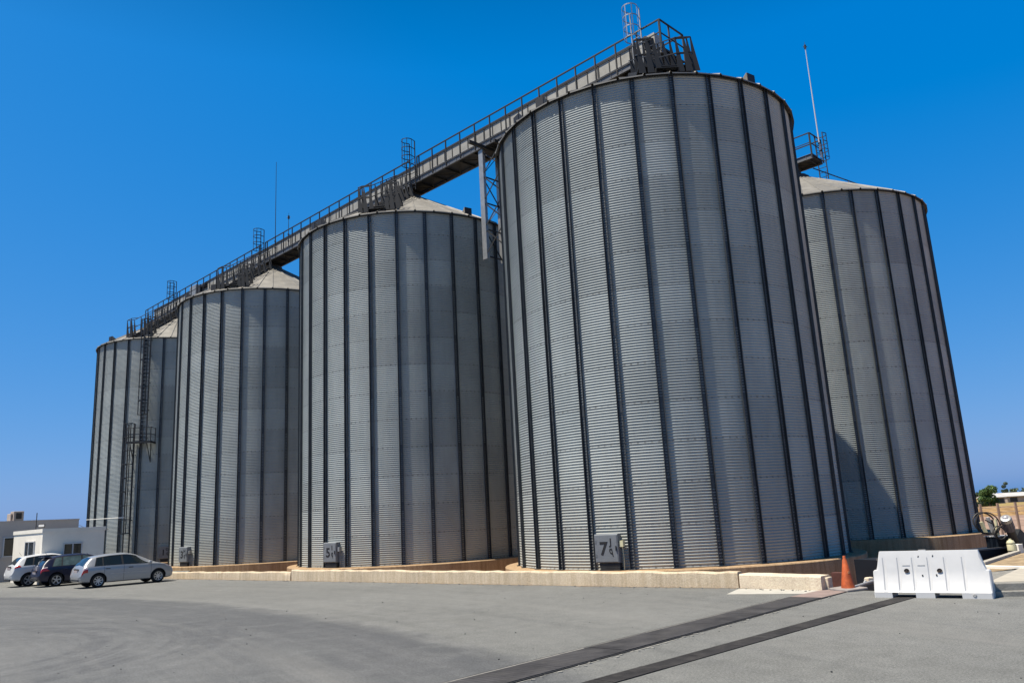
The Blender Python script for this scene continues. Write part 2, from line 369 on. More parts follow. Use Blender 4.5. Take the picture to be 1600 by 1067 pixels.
# ------------------------------------------------------------------ silos
def wall_mesh():
    mb = MB(); nz = 13 * 14 * 8; na = 112; amp = 0.0145
    vs = []; fs = []
    for i in range(nz + 1):
        z = H * i / nz; r = RS + amp * sin(2 * PI * z / PITCHC)
        for j in range(na):
            a = 2 * PI * j / na; vs.append((r * cos(a), r * sin(a), z))
    for i in range(nz):
        for j in range(na):
            k = (j + 1) % na
            fs.append((i * na + j, i * na + k, (i + 1) * na + k, (i + 1) * na + j))
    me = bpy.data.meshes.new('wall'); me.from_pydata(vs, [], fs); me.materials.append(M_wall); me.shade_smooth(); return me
def rib_mesh():
    # open outward channel, thicker doubled plates in the lower half, splice plates, bolts, foot
    mb = MB(); t = 0.006; wd = 0.072; dp = 0.085; x0 = RS + 0.010
    def sect(z0, z1, wd, dp, x0):
        prof = [(x0 + dp, -wd - .018), (x0 + dp, -wd), (x0, -wd + .012), (x0, wd - .012), (x0 + dp, wd), (x0 + dp, wd + .018),
                (x0 + dp - t, wd + .018), (x0 + dp - t, wd + t), (x0 - t, wd), (x0 - t, -wd), (x0 + dp - t, -wd - t), (x0 + dp - t, -wd - .018)]
        n = len(prof)
        vs = [(x, y, z0) for x, y in prof] + [(x, y, z1) for x, y in prof]
        # quads for the thin walls (caps not needed)
        fs = [(i, (i + 1) % n, n + (i + 1) % n, n + i) for i in range(n)]
        mb.add(vs, fs)
    zs = [0.0, 2.73, 5.46, 8.19, 10.92, 13.65, H - .02]
    for i in range(6):
        g = 0.003 * (6 - i); sect(zs[i] + (0.004 if i else 0), zs[i + 1], wd - .0 + g * .5, dp, x0 + .002 * (i % 2))
    for z in zs[1:-1]:
        mb.box((x0 + .012, 0, z), (.012, wd * 1.5, .42))
    z = 0.12
    while z < H - .1:
        for y in (-.035, .035): mb.box((x0 + .012, y, z), (.018, .02, .02))
        z += 0.195
    mb.box((RS + .07, 0, .012), (.16, .26, .024)); 
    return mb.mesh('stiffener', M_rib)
NR = 42; R_EAVE = RS + 0.20; SL = math.tan(R_(29.5)); RT = 0.55
def zroof(r): return H + 0.02 + (RS - r) * SL
def roof_mesh():
    mb = MB(); vs = []; fs = []
    hr = 0.05
    prof = []                                   # angular offsets and heights within one sector
    sec = 2 * PI / NR
    for r in (R_EAVE, 4.4, 2.4, RT):
        row = []
        ribw = min(0.05, r * sec * 0.25)
        for k in range(NR):
            a0 = k * sec
            for (off, hh) in ((-ribw, 0), (-ribw * .45, hr), (ribw * .45, hr), (ribw, 0)):
                a = a0 + off / r; row.append((r * cos(a), r * sin(a), zroof(r) + hh))
        vs.append(row)
    m = NR * 4
    flat = [v for row in vs for v in row]
    for i in range(3):
        for j in range(m):
            k = (j + 1) % m; fs.append((i * m + j, i * m + k, (i + 1) * m + k, (i + 1) * m + j))
    mb.add(flat, fs)
    # down-turned lip of each panel
    lip = []
    for k in range(NR):
        a0 = k * sec + .05 / R_EAVE; a1 = (k + 1) * sec - .05 / R_EAVE
        for a in (a0, a1): lip += [(R_EAVE * cos(a), R_EAVE * sin(a), zroof(R_EAVE)), (R_EAVE * cos(a), R_EAVE * sin(a), zroof(R_EAVE) - .05)]
    for k in range(NR):
        o = k * 4; mb.add(lip[o:o + 4], [(0, 2, 3, 1)])
    return mb.mesh('roof', M_roof)
ME_wall, ME_rib, ME_roof = wall_mesh(), rib_mesh(), roof_mesh()
b = MB(); b.lathe([(RT + .12, zroof(RT) - .06), (RT + .12, zroof(RT) + .1), (RT - .02, zroof(RT) + .1), (RT - .02, zroof(RT) + .22), (0.0, zroof(RT) + .22)], 24)
ME_cap = b.mesh('roof_cap', M_dark, 30)
b = MB(); b.lathe([(RS + .02, H - .13), (RS + .045, H - .13), (RS + .045, H - .005), (RS + .02, H - .005)], 120)
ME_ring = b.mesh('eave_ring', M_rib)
def vent_mesh():                                  # gooseneck air vent, mouth facing outwards
    mb = MB()
    P = [(-.75, -.10, .02), (-.75, .10, .02), (0, -.22, -.02), (0, .22, -.02), (0, -.22, .40), (0, .22, .40), (-.05, -.2, .42), (-.05, .2, .42)]
    mb.add(P, [(0, 1, 3, 2), (0, 2, 4, 6), (1, 7, 5, 3), (0, 6, 7, 1), (4, 5, 7, 6)])
    return mb.mesh('vent', M_roof)
ME_vent = vent_mesh()
b = MB(); b.box((0.012, 0, .19), (.03, .43, .41)); ME_mouth = b.mesh('mouth', M_black)

def text_mesh(txt, size, m, shear=0.0, sx=1.0):
    cu = bpy.data.curves.new('t', 'FONT'); cu.body = txt; cu.size = size; cu.extrude = 0.003; cu.shear = shear; cu.offset = 0.022 * size
    cu.align_x = 'CENTER'
    o = bpy.data.objects.new('t', cu); COL.objects.link(o)
    dg = bpy.context.evaluated_depsgraph_get(); me = bpy.data.meshes.new_from_object(o.evaluated_get(dg))
    bpy.data.objects.remove(o); bpy.data.curves.remove(cu)
    for v in me.vertices: v.co = Vector((0, v.co.x * sx, v.co.y)) + Vector((v.co.z, 0, 0))
    me.materials.clear(); me.materials.append(m); return me

STAIR = {7: 4.725, 5: 4.56, 3: 4.58, 1: 4.60}
HATCH = {7: (4.165, '7', 'J'), 5: (4.136, '5', 'I'), 3: (4.115, '3', 'H'), 1: (5.05, '1', 'G')}
VENTS = {7: (3.615, 3.88, 5.32), 5: (3.82, 3.94, 5.35), 3: (3.85, 4.36, 5.35), 1: (4.12, 5.35), 8: (5.9, 4.2)}
SLAB = {7: 'nearest grain silo, tallest in view, with hatch numbered 7', 5: 'grain silo with hatch numbered 5, left of the nearest silo',
        3: 'grain silo with hatch numbered 3, right of the caged ladder', 1: 'farthest grain silo with a caged ladder up its wall, behind the parked cars',
        8: 'grain silo at far right, partly hidden behind the nearest silo'}
def tri_post(mb, p, tang, h=1.45, base=.27, top=.04, th=.012, flip=1):
    p = Vector(p); tang = Vector(tang).normalized(); nrm = tang.cross(Vector((0, 0, 1)))
    poly = [p, p + tang * base * flip, p + tang * top * flip + Vector((0, 0, h)), p + Vector((0, 0, h))]
    mb.prism(poly, nrm * th)
def roof_stair(root, ang):
    st = link('roof_stair', None, root, (0, 0, 0), ang)           # local x = outwards
    hw = 0.42
    mb = MB()
    def P(r, y, dz): return Vector((r, y, zroof(r) + dz))
    for s in (-1, 1): mb.beam(P(6.45, s * hw, .1), P(1.0, s * hw, .1), .04, .16)
    r = 6.4
    while r > 1.0:
        mb.box(P(r, 0, .16), (.20, 2 * hw, .03)); r -= 0.27
    mb.box(P(6.0, 0, .12), (.6, 2.1, .04))
    obj('treads', mb, M_steel, st)
    for s in (-1, 1):
        for k, r in enumerate((6.30, 5.4, 4.4, 3.4, 2.5, 1.6)):
            mb = MB(); tri_post(mb, P(r, s * hw, 0.02), (0, 1, 0), flip=1); obj('post', mb, M_steel, st)
    for (r, y) in ((6.30, -1.04), (5.75, -1.04), (6.30, 1.0), (5.75, 1.0), (6.35, -.72), (6.35, .72)):
        mb = MB(); tri_post(mb, Vector((r, y, zroof(r) + .02)), (0, 1, 0), flip=1); obj('post', mb, M_steel, st)
    for hgt in (1.45, .8):
        mb = MB()
        for s in (-1, 1):
            mb.beam(P(6.30, s * hw + .02, hgt), P(1.3, s * hw + .02, hgt), .04, .04)
            mb.beam(P(6.30, s * 1.02, hgt), P(5.75, s * 1.02, hgt), .04, .04)
            mb.beam(P(5.75, s * 1.02, hgt), P(5.75, s * hw, hgt), .04, .04)
            mb.beam(P(6.30, s * 1.02, hgt), P(6.30, s * hw, hgt), .04, .04)
        obj('handrail', mb, M_steel, st)
    return st

def build_silo(s):
    c = CEN[s]; ph = PH[s]
    root = thing('grain_silo', SLAB[s], 'silo', (c.x, c.y, Z0), ph, 'corrugated grain silos')
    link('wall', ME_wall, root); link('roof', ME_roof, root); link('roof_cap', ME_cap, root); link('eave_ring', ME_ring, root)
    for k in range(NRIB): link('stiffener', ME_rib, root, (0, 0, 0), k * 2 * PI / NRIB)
    for a in VENTS[s]:
        r = RS - .12; la = a - ph
        v = link('vent', ME_vent, root, (r * cos(la), r * sin(la), zroof(r) + .0), la)
        link('mouth', ME_mouth, v)
    if s in STAIR: roof_stair(root, STAIR[s] - ph)
    else:
        # roof ladder with one handrail on the far side
        st = link('roof_ladder', None, root, (0, 0, 0), R_(350) - ph)
        def P(r, y, dz): return Vector((r, y, zroof(r) + dz))
        mb = MB()
        for y in (-.25, .25): mb.beam(P(6.3, y, .08), P(.9, y, .08), .05, .07)
        r = 6.2
        while r > 1: mb.box(P(r, 0, .1), (.03, .5, .03)); r -= .3
        obj('treads', mb, M_galv, st)
        mb = MB(); mb.beam(P(6.3, -.25, .75), P(.9, -.25, .75), .05, .05); obj('handrail', mb, M_dark, st)
        for r in (6.2, 5.1, 4.0, 2.8, 1.6):
            mb = MB(); mb.beam(P(r, -.25, .05), P(r, -.25, .76), .04, .04); obj('post', mb, M_galv, st)
    if s in HATCH:
        a, num, let = HATCH[s]; la = a - ph
        h = link('hatch', None, root, ((RS) * cos(la), (RS) * sin(la), 0), la)
        mb = MB(); bx = [(.0, .25), (.22, .25), (.26, .27), (.26, 1.17), (.22, 1.19), (0, 1.19)]
        mb.prism([(x, -.43, z) for x, z in bx], (0, .86, 0)); o = obj('hatch_box', mb, M_plate, h); bevel(o, .008)
        mb = MB(); mb.box((.267, 0, .72), (.012, .80, .86)); o = obj('door', mb, M_plate, h); bevel(o, .004)
        mb = MB()
        for z in (.03, .095, .16, .215): mb.box((.12, .06, z), (.22, .74, .045))
        mb.box((.11, .06, .12), (.18, .7, .23)); obj('step', mb, M_dark, h)
        mb = MB(); mb.box((.29, .36, .72), (.03, .03, .16)); obj('handle', mb, M_dark, h)
        for hz in (.5, .95): mb = MB(); mb.box((.276, -.385, hz), (.02, .03, .1)); obj('hinge', mb, M_plate, h)
        link('number', text_mesh(num, .60, M_black), h, (.277, -.10, .52))
        link('letter', text_mesh(let, .30, M_black), h, (.277, .17, .84))
        link('letter', text_mesh('q', .36, M_black, -.25 if s == 7 else 0.0, 0.72), h, (.277, .18, .55))
        mb = MB(); mb.box((.12, .52, .86), (.16, .14, .2)); mb.tube([(.1, .52, .76), (.1, .54, .4), (.1, .53, .02)], .018, 6); obj('junction_box', mb, M_can if s == 7 else M_galv, h)
    # concrete base
    pl = MB(); rp = RS + 0.62
    pl.lathe([(0, LOW - .3), (rp, LOW - .3), (rp, -.035), (rp - .03, -.004), (RS - .3, 0)], 96)
    for v in range(len(pl.v)):
        x, y, z = pl.v[v]
        if z == 0: pl.v[v] = (x, y, 0.0)
    o = obj('concrete_plinth', pl, M_plinth, None, 40, (c.x, c.y, Z0 - .002), ph)
    tag(o, {7: 'round concrete plinth under the nearest silo numbered 7', 5: 'round concrete plinth under the silo numbered 5', 3: 'round concrete plinth under the silo numbered 3',
            1: 'round concrete plinth under the farthest silo behind the cars', 8: 'round concrete plinth at far right behind the white barrier'}[s], 'plinth', 'silo plinths')
    return root
silos = {s: build_silo(s) for s in (7, 5, 3, 1, 8)}

# ladder parts ------------------------------------------------------
def ladder_parts(root, z0, z1, cage0=None, hoop=.75, w=.25, m=M_galv, cr=.36, mr=None, bar=.035):
    """ladder in the y-z plane of root, climbing on its outer (+x) side"""
    for s in (-1, 1):
        mb = MB(); mb.beam((0, s * w, z0), (0, s * w, z1), .015 + bar, .03 + bar * .5); obj('rail', mb, m, root)
    mb = MB(); z = z0 + .2
    while z < z1 - .9 or z < z0 + 1.5: mb.box((0, 0, z), (.028, 2 * w, .028)); z += .3
    obj('rungs', mb, mr or m, root)
    if cage0 is not None:
        n = max(2, int(round((z1 - cage0) / hoop)) + 1)
        for k in range(n):
            z = cage0 + (z1 - cage0) * k / (n - 1)
            pts = [(0, -w, z)] + [(.36 + cr * cos(a), cr * sin(a), z) for a in [R_(-118 + 236 * i / 12) for i in range(13)]] + [(0, w, z)]
            mb = MB()
            for p, q in zip(pts, pts[1:]): mb.beam(p, q, .012, .05)
            obj('hoop', mb, m, root)
        for a in (-100, -50, 0, 50, 100):
            x, y = .36 + (cr + .008) * cos(R_(a)), (cr + .008) * sin(R_(a))
            mb = MB(); mb.beam((x, y, cage0 - .03), (x, y, z1 + .03), bar, .01, up=(cos(R_(a)), sin(R_(a)), 0)); obj('cage_bar', mb, m, root)

# caged ladder on the wall of the farthest silo, in two flights with a resting platform
def on_silo(s, ang, off, z): c = CEN[s]; return Vector((c.x + (RS + off) * cos(ang), c.y + (RS + off) * sin(ang), z))
LG = 'caged ladders on the silos'
a = 4.755; p = on_silo(1, a, .28, 0)
t = thing('caged_ladder', 'upper flight of the long dark caged ladder on the farthest silo', 'ladder', p, a, LG)
ladder_parts(t, 9.5, 19.3, 11.6, hoop=1.1, m=M_dark, mr=M_galv, bar=.07)
mb = MB()
for z in (9.8, 12, 14.2, 16.4, 17.7):
    for y in (-.25, .25): mb.beam((-.28, y, z), (0, y, z), .04, .04)
obj('bracket', mb, M_steel, t)
a2 = 4.615; p = on_silo(1, a2, .28, 0)
t = thing('caged_ladder', 'lower flight of the long dark caged ladder, from the ground to the small platform', 'ladder', p, a2, LG)
ladder_parts(t, .3, 10.9, 2.5, hoop=1.1, m=M_dark, mr=M_galv, bar=.07)
mb = MB()
for z in (1, 3.5, 6, 8.5):
    for y in (-.25, .25): mb.beam((-.28, y, z), (0, y, z), .04, .04)
obj('bracket', mb, M_steel, t)
a3 = 4.735; p = on_silo(1, a3, .1, 9.42)
t = thing('rest_platform', 'small railed steel platform between the two ladder flights on the farthest silo', 'platform', p, a3)
mb = MB(); mb.box((.45, .1, 0), (.9, 1.9, .06)); mb.box((.9, .1, -.04), (.05, 1.9, .16)); mb.box((.45, 1.05, -.04), (.9, .05, .16)); obj('deck', mb, M_steel, t)
for x, y in ((.88, 1.03), (.88, .4), (.88, -.3), (.05, 1.03), (.88, -.83)):
    mb = MB(); mb.beam((x, y, 0), (x, y, 1.1), .05, .05); obj('post', mb, M_steel, t)
for z in (.58, 1.1):
    mb = MB(); mb.beam((.88, -.85, z), (.88, 1.03, z), .04, .04); mb.beam((.88, 1.03, z), (.0, 1.03, z), .04, .04); obj('handrail', mb, M_steel, t)
for y in (-.6, .7):
    mb = MB(); mb.beam((0, y, -1.5), (.8, y, -.05), .05, .05); mb.beam((0, y, -.05), (0, y, -1.55), .05, .05); obj('brace', mb, M_steel, t)

# ------------------------------------------------------------------ overhead walkways with conveyors
def walkway(org, t0, t1, label, clabel, end_e, rail=True):
    rz = math.atan2(Lv.y, Lv.x)
    # local frame: x along the row (away), y = -e ; z up
    root = thing('overhead_walkway', label, 'walkway', org + (DZ if org is C7 else Nv * .25 + Vector((0, 0, .18))), rz, 'walkways over the silo roofs')
    def V(t, e, z): return Vector((t, e, z))         # local y is +e when rotated: checked below
    sgn = 1 if (Matrix.Rotation(rz, 3, 'Z') @ Vector((0, 1, 0))).dot(Nv) > 0 else -1
    def Q(t, e, z): return Vector((t, sgn * e, z))
    zd = 22.08
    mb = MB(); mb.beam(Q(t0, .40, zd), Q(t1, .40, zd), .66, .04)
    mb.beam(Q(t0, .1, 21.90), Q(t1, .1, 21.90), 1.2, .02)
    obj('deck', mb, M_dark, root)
    for e, nm in ((.75, 'edge_channel'), (-.55, 'edge_channel')):
        mb = MB(); mb.beam(Q(t0, e, 21.93), Q(t1, e, 21.93), .05, .30)
        mb.beam(Q(t0, e + .04 * (1 if e > 0 else -1), 22.07), Q(t1, e + .04 * (1 if e > 0 else -1), 22.07), .06, .02)
        mb.beam(Q(t0, e + .04 * (1 if e > 0 else -1), 21.79), Q(t1, e + .04 * (1 if e > 0 else -1), 21.79), .06, .02)
        k = t0 + .4
        while k < t1:
            mb.beam(Q(k, e + .03 * (1 if e > 0 else -1), 21.8), Q(k, e + .03 * (1 if e > 0 else -1), 22.06), .03, .02); k += .61
        obj(nm, mb, M_strip, root)
    mb = MB(); k = t0 + .3; i = 0                       # floor joists and diagonal bracing seen from below
    while k < t1 - .1:
        mb.beam(Q(k, .72, 21.83), Q(k, -.52, 21.83), .06, .1)
        if k + 1.22 < t1:
            a, c_ = (.70, -.5) if i % 2 else (-.5, .70)
            mb.beam(Q(k, a, 21.815), Q(k + 1.22, c_, 21.815), .05, .05)
        k += 1.22; i += 1
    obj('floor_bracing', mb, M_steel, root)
    gaps = LADT if org is C7 else LADT8
    k = t0 + .03
    while k <= t1 + .01:
        if not any(abs(k - g) < .3 for g in gaps):
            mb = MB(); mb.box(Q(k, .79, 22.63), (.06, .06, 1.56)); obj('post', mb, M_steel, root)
        k += 1.22
    runs = []; cur = t0
    for g in sorted(gaps):
        runs.append((cur, g - .34)); cur = g + .34
    runs.append((cur, t1))
    for a_, b_ in runs:
        mb = MB(); mb.beam(Q(a_, .79, 23.40), Q(b_, .79, 23.40), .06, .06); obj('handrail', mb, M_steel, root)
        mb = MB(); mb.beam(Q(a_, .78, 22.80), Q(b_, .78, 22.80), .04, .04); obj('mid_rail', mb, M_steel, root)
        for q in (a_, b_):
            mb = MB(); mb.box(Q(q, .79, 22.7), (.06, .06, 1.4)); obj('post', mb, M_steel, root)
    # end rail
    mb = MB(); mb.beam(Q(t0, .79, 23.40), Q(t0, end_e, 23.40), .06, .06); mb.beam(Q(t0, end_e, 23.40), Q(t0 + 1.9, end_e, 23.40), .06, .06); obj('end_rail', mb, M_steel, root)
    mb = MB(); mb.beam(Q(t0, .79, 22.75), Q(t0, end_e, 22.75), .04, .05); obj('end_mid_rail', mb, M_steel, root)
    for e in (.1, end_e):
        mb = MB(); mb.box(Q(t0, e, 22.66), (.06, .06, 1.5)); obj('post', mb, M_steel, root)
    mb = MB(); mb.box(Q(t0 + 1.9, end_e, 22.66), (.06, .06, 1.5)); obj('post', mb, M_steel, root)
    mb = MB(); mb.beam(Q(t0 + .95, .78, 22.03), Q(t0 + .95, end_e, 22.03), 1.9, .05); obj('end_deck', mb, M_dark, root)
    # conveyor
    cv = thing('conveyor', clabel, 'conveyor', org + (DZ if org is C7 else Nv * .25 + Vector((0, 0, -.1))), rz, 'drag conveyors over the silos')
    ts = t0 + (1.5 if org is C7 else 3.6)
    mb = MB(); mb.beam(Q(ts, -.28, 23.02), Q(t1, -.28, 23.02), .54, .78); obj('trough', mb, M_conv, cv)
    mb = MB(); mb.beam(Q(ts, -.28, 23.455), Q(t1, -.28, 23.455), .66, .09); obj('cover', mb, M_dark, cv)
    k = ts + .6; i = 0
    while k < t1:
        mb = MB(); mb.box(Q(k, -.28, 22.99), (.045 if i % 3 else .10, .59, .82)); obj('flange', mb, M_steel, cv); k += .68; i += 1
    mb = MB(); mb.beam(Q(ts, .0, 22.70), Q(t1, .0, 22.70), .06, .035); obj('lower_flange', mb, M_strip, cv)
    k = ts + .5
    while k < t1:
        mb = MB(); mb.box(Q(k, -.28, 22.27), (.09, .46, .68)); obj('stand', mb, M_steel, cv); k += 2.44
    # drive head
    mb = MB(); mb.box(Q(ts - .35, -.28, 23.0), (.7, .62, 1.0)); obj('head_box', mb, M_conv, cv)
    mb = MB(); mb.tube([Q(ts - .4, .0, 23.1), Q(ts - .4, .42, 23.1)], .17, 12); mb.box(Q(ts - .4, .12, 23.0), (.36, .26, .5)); obj('gear_motor', mb, M_dark, cv)
    for g in SPOUT if org is C7 else (0.0,):
        mb = MB(); P4 = [Q(g - .3, -.55, 22.62), Q(g + .3, -.55, 22.62), Q(g + .3, .0, 22.62), Q(g - .3, .0, 22.62)]
        P5 = [Vector((g - .22, -.22, 21.7)), Vector((g + .22, -.22, 21.7)), Vector((g + .22, .22, 21.7)), Vector((g - .22, .22, 21.7))]
        if sgn < 0: P5 = [P5[3], P5[2], P5[1], P5[0]]
        mb.add(P4 + P5, [(0, 1, 5, 4), (1, 2, 6, 5), (2, 3, 7, 6), (3, 0, 4, 7)]); obj('spout', mb, M_dark, cv)
    return root
LADT = [15.5, 33.9, 50.0]; LADT8 = []; SPOUT = (0.0, D, 2 * D, 3 * D)
walkway(C7, -2.15, 57.0, 'long railed steel walkway running over the row of odd numbered silos', 'pale boxed drag conveyor beside the long walkway over the row of silos', -1.05)
walkway(CEN[8], -1.5, 9.0, 'short end of a railed walkway above the silo at far right', 'boxed conveyor end above the silo at far right', -.75)
# caged ladders from the roofs to the walkways
rzN = math.atan2(Nv.y, Nv.x)
for org, tt, lab in ((C7, -.95, 'bright caged ladder at the near end of the walkway, topmost in the picture'),
                     (C7, 15.5, 'caged roof ladder up to the walkway above the silo numbered 5'),
                     (C7, 33.9, 'caged roof ladder up to the walkway above the silo numbered 3'),
                     (C7, 50.0, 'caged roof ladder up to the walkway at its far end, by the farthest silo'),
                     (CEN[8], -1.25, 'caged ladder behind the walkway end above the silo at far right')):
    e = .86 if org is C7 else -.9
    p = LP(tt, e, 0, org); p.z = DZ.z
    t = thing('caged_ladder', lab, 'ladder', p, rzN if org is C7 else rzN + PI, LG)
    ladder_parts(t, 21.35, 24.42, 22.85, hoop=.53, m=M_galv if (org is C7 and tt < 0) else M_steel, cr=.34)
# motor and guard on the far walkway, masts
t = thing('drive_unit', 'boxy conveyor drive with a hood over the far end of the walkway', 'machine', LP(47.6, -.1, 21.95), math.atan2(Lv.y, Lv.x))
mb = MB(); mb.box((0, 0, .95), (1.3, .8, 1.1)); o = obj('hood', mb, M_galv, t); bevel(o, .05)
mb = MB(); mb.box((-1.1, .1, .9), (.9, .6, .7)); obj('gearbox', mb, M_dark, t)
mb = MB(); mb.tube([(-1.6, .1, 1.1), (-2.3, .1, 1.1)], .26, 14); obj('motor', mb, M_dark, t)
mb = MB()
for x in (-.5, .5, -1.4): mb.box((x, 0, .2), (.1, .7, .42))
obj('stand', mb, M_steel, t)
def mast(p, z0, z1, r, m, lab, head=False):
    t = thing('mast', lab, 'mast', (p.x, p.y, z0))
    mb = MB(); mb.tube([(0, 0, 0), (0, 0, (z1 - z0) * .5), (0, 0, z1 - z0)], [r, r * .85, r * .55], 8); obj('pole', mb, m, t, 40)
    if head:
        mb = MB(); h = z1 - z0
        mb.tube([(0, 0, h - .02), (0, 0, h + .22)], .07, 8); mb.tube([(-.14, 0, h + .1), (.14, 0, h + .1)], .02, 6); mb.tube([(0, -.14, h + .15), (0, .14, h + .15)], .02, 6)
        mb.tube([(0, 0, h + .2), (0, 0, h + .42)], .012, 6); obj('lightning_head', mb, M_dark, t)
    mb = MB(); mb.box((0, 0, .4), (.12, .12, .06)); mb.box((0, 0, .9), (.12, .12, .06)); obj('clamp', mb, M_dark, t)
mast(LP(-1.62, 0.05, 0, CEN[8]), 22.25, 29.55, .042, M_white, 'tall white mast with a spiked head on the walkway at far right', True)
mast(LP(31.95, .84, 0), 21.95, 29.15, .028, M_dark, 'tall thin dark whip mast on the walkway over silo 3')
mast(LP(30.1, .80, 0), 21.95, 24.05, .03, M_dark, 'short dark mast on the walkway railing between silos 5 and 3', True)

# lattice bracket between silos 5 and 7
t = thing('lattice_support', 'lattice steel support hanging on the nearest silo under the walkway', 'support')
cols = {}
for e in (.72, -.52):
    for tt, zb in ((9.75, 15.4), (8.15, 14.9)):
        mb = MB(); a_ = LP(tt, e, zb); c_ = LP(tt, e, 21.6)
        mb.beam(a_, c_, .30, .03, up=Nv); 
        for s in (-1, 1): mb.beam(a_ + Lv * .15 * s - Nv * .08, c_ + Lv * .15 * s - Nv * .08, .03, .18, up=Nv)
        obj('column', mb, M_galv, t); cols[(e, tt)] = (zb, 21.78)
zz = [15.6, 17.1, 18.6, 20.1, 21.5]
for e in (.72, -.52):
    for i in range(4):
        for flip in (0, 1):
            mb = MB(); z0_, z1_ = (zz[i], zz[i + 1]) if not flip else (zz[i + 1], zz[i])
            mb.beam(LP(9.75, e - .04 - .02 * flip, z0_), LP(8.15, e - .04 - .02 * flip, z1_), .07, .02, up=Nv); obj('brace', mb, M_steel, t)
for tt in (9.75, 8.15):
    for i in range(4):
        mb = MB(); s = 1 if i % 2 else -1
        mb.beam(LP(tt, .6 * s + .1, zz[i]), LP(tt, -.6 * s + .1, zz[i + 1]), .02, .07, up=Lv); obj('brace', mb, M_steel, t)
        mb = MB(); mb.beam(LP(tt, .7, zz[i]), LP(tt, -.5, zz[i]), .06, .06); obj('strut', mb, M_steel, t)
for z in (15.7, 18.7, 21.3):
    for e in (.6, -.4):
        mb = MB(); mb.beam(LP(8.15, e, z), LP(6.42, e * .9, z - .2), .08, .08); obj('strut', mb, M_steel, t)
for tt, e1 in ((9.3, 1.95), (8.4, 1.0)):
    mb = MB(); mb.beam(LP(tt, e1, 21.52), LP(tt, -.8, 21.52), .16, .16); obj('crossbeam', mb, M_steel, t)

# ------------------------------------------------------------------ parapet walls in front
def wall_path(name, pts, h0, h1, th, m, label, group='low concrete walls', jit=.02):
    pts = [Vector((x, y, 0)) for x, y in pts]; fine = []
    for a_, b_ in zip(pts, pts[1:]):
        n = max(1, int((b_ - a_).length / .3))
        fine += [a_.lerp(b_, i / n) for i in range(n)]
    fine.append(pts[-1]); k = len(fine); vs = []; fs = []
    for i, p in enumerate(fine):
        d = (fine[min(i + 1, k - 1)] - fine[max(i - 1, 0)]).normalized(); nn = Vector((d.y, -d.x, 0))
        if nn.y > 0: nn = -nn                       # towards the camera
        h = h0 + (h1 - h0) * i / (k - 1); j = random.uniform(-jit, jit); j2 = random.uniform(-jit, jit)
        prof = [(0 + j2, -.25), (j2 * .5, h * .5), (-.006, h - .035 + j), (-.035, h + j), (-th + .03, h + j * .8), (-th, h - .03), (-th, LOW)]
        vs += [p + nn * x + Vector((0, 0, z)) for x, z in prof]
    q = 7
    for i in range(k - 1):
        for j in range(q - 1): fs.append((i * q + j, i * q + j + 1, (i + 1) * q + j + 1, (i + 1) * q + j))
    fs += [tuple(range(q))[::-1], tuple(range((k - 1) * q, k * q))]
    mb = MB(); mb.add(vs, fs); o = obj(name, mb, m, None, 35); tag(o, label, 'wall', group); return o
wall_path('low_wall', [(-18.7, 42.6), (-17.89, 41.86), (-14, 38.6), (-10.0, 35.2)], .33, .36, .3, M_lwall, 'lower stretch of pale low concrete wall, next to the silver car')
wall_path('low_wall', [(-9.93, 35.08), (-6.2, 31.95), (-2.68, 28.85), (1.56, 25.23), (3.6, 23.5), (5.63, 21.92)], .445, .40, .3, M_lwall, 'long pale low concrete wall in front of silos 5 and 7')
wall_path('low_wall', [(5.66, 21.89), (6.5, 20.92), (7.2, 20.2)], .36, .34, .5, M_lwall2, 'short cream low wall with a flat top ending by the orange cone', jit=.006)
mb = MB(); p = gp(1300, 921); mb.box((p.x - .1, p.y + .22, .14), (.34, .3, .30), -.7); o = tag(obj('wall_end_block', mb, M_lwall2), 'small cream concrete block at the end of the low wall, left of the cone', 'block'); bevel(o, .02)
mb = MB(); p = gp(1316, 917); mb.box((p.x + .02, p.y + .2, .17), (.28, .22, .34), -.7); tag(obj('rusty_plate', mb, mat('rust_red', (.10, .035, .025), .9, 0, .3, 6)), 'dark rusty red steel piece behind the orange cone', 'scrap')
M_dirt = mat('foot_dirt', (0.15, 0.115, 0.075), 0.95, 0, 0.4, 4, detail=9)
foot = [Vector((x, y, 0)) for x, y in ((-18.7, 42.6), (-17.89, 41.86), (-14, 38.6), (-10.0, 35.15), (-6.2, 31.95), (-2.68, 28.85), (1.56, 25.23), (3.6, 23.5), (5.63, 21.92), (6.5, 20.92), (7.2, 20.2))]
vs = []; fs = []; rr = random.Random(11); k = 0
for a_, b_ in zip(foot, foot[1:]):
    n = max(2, int((b_ - a_).length / .18)); d = (b_ - a_).normalized(); nn = Vector((d.y, -d.x, 0)); nn = nn if nn.y < 0 else -nn
    for i in range(n):
        p = a_.lerp(b_, i / n); wd = .05 + .16 * rr.random() ** 2
        vs += [p - nn * .05 + Vector((0, 0, .004)), p + nn * wd + Vector((0, 0, .004))]
for i in range(len(vs) // 2 - 1): fs.append((2 * i, 2 * i + 1, 2 * i + 3, 2 * i + 2))
b = MB(); b.add(vs, fs); o = obj('gutter_dirt', b, M_dirt); o['kind'] = 'stuff'
b = MB()
for i in range(150):
    k = rr.randrange(len(foot) - 1); p = foot[k].lerp(foot[k + 1], rr.random()); sz = rr.uniform(.008, .035)
    b.box(p + Vector((-.12, -.16, .006)) * rr.uniform(.3, 1.6) + Vector((0, 0, .004)), (sz * 1.5, sz, sz * .8), rr.uniform(0, 3))
o = obj('gutter_grit', b, M_kerb); o['kind'] = 'stuff'
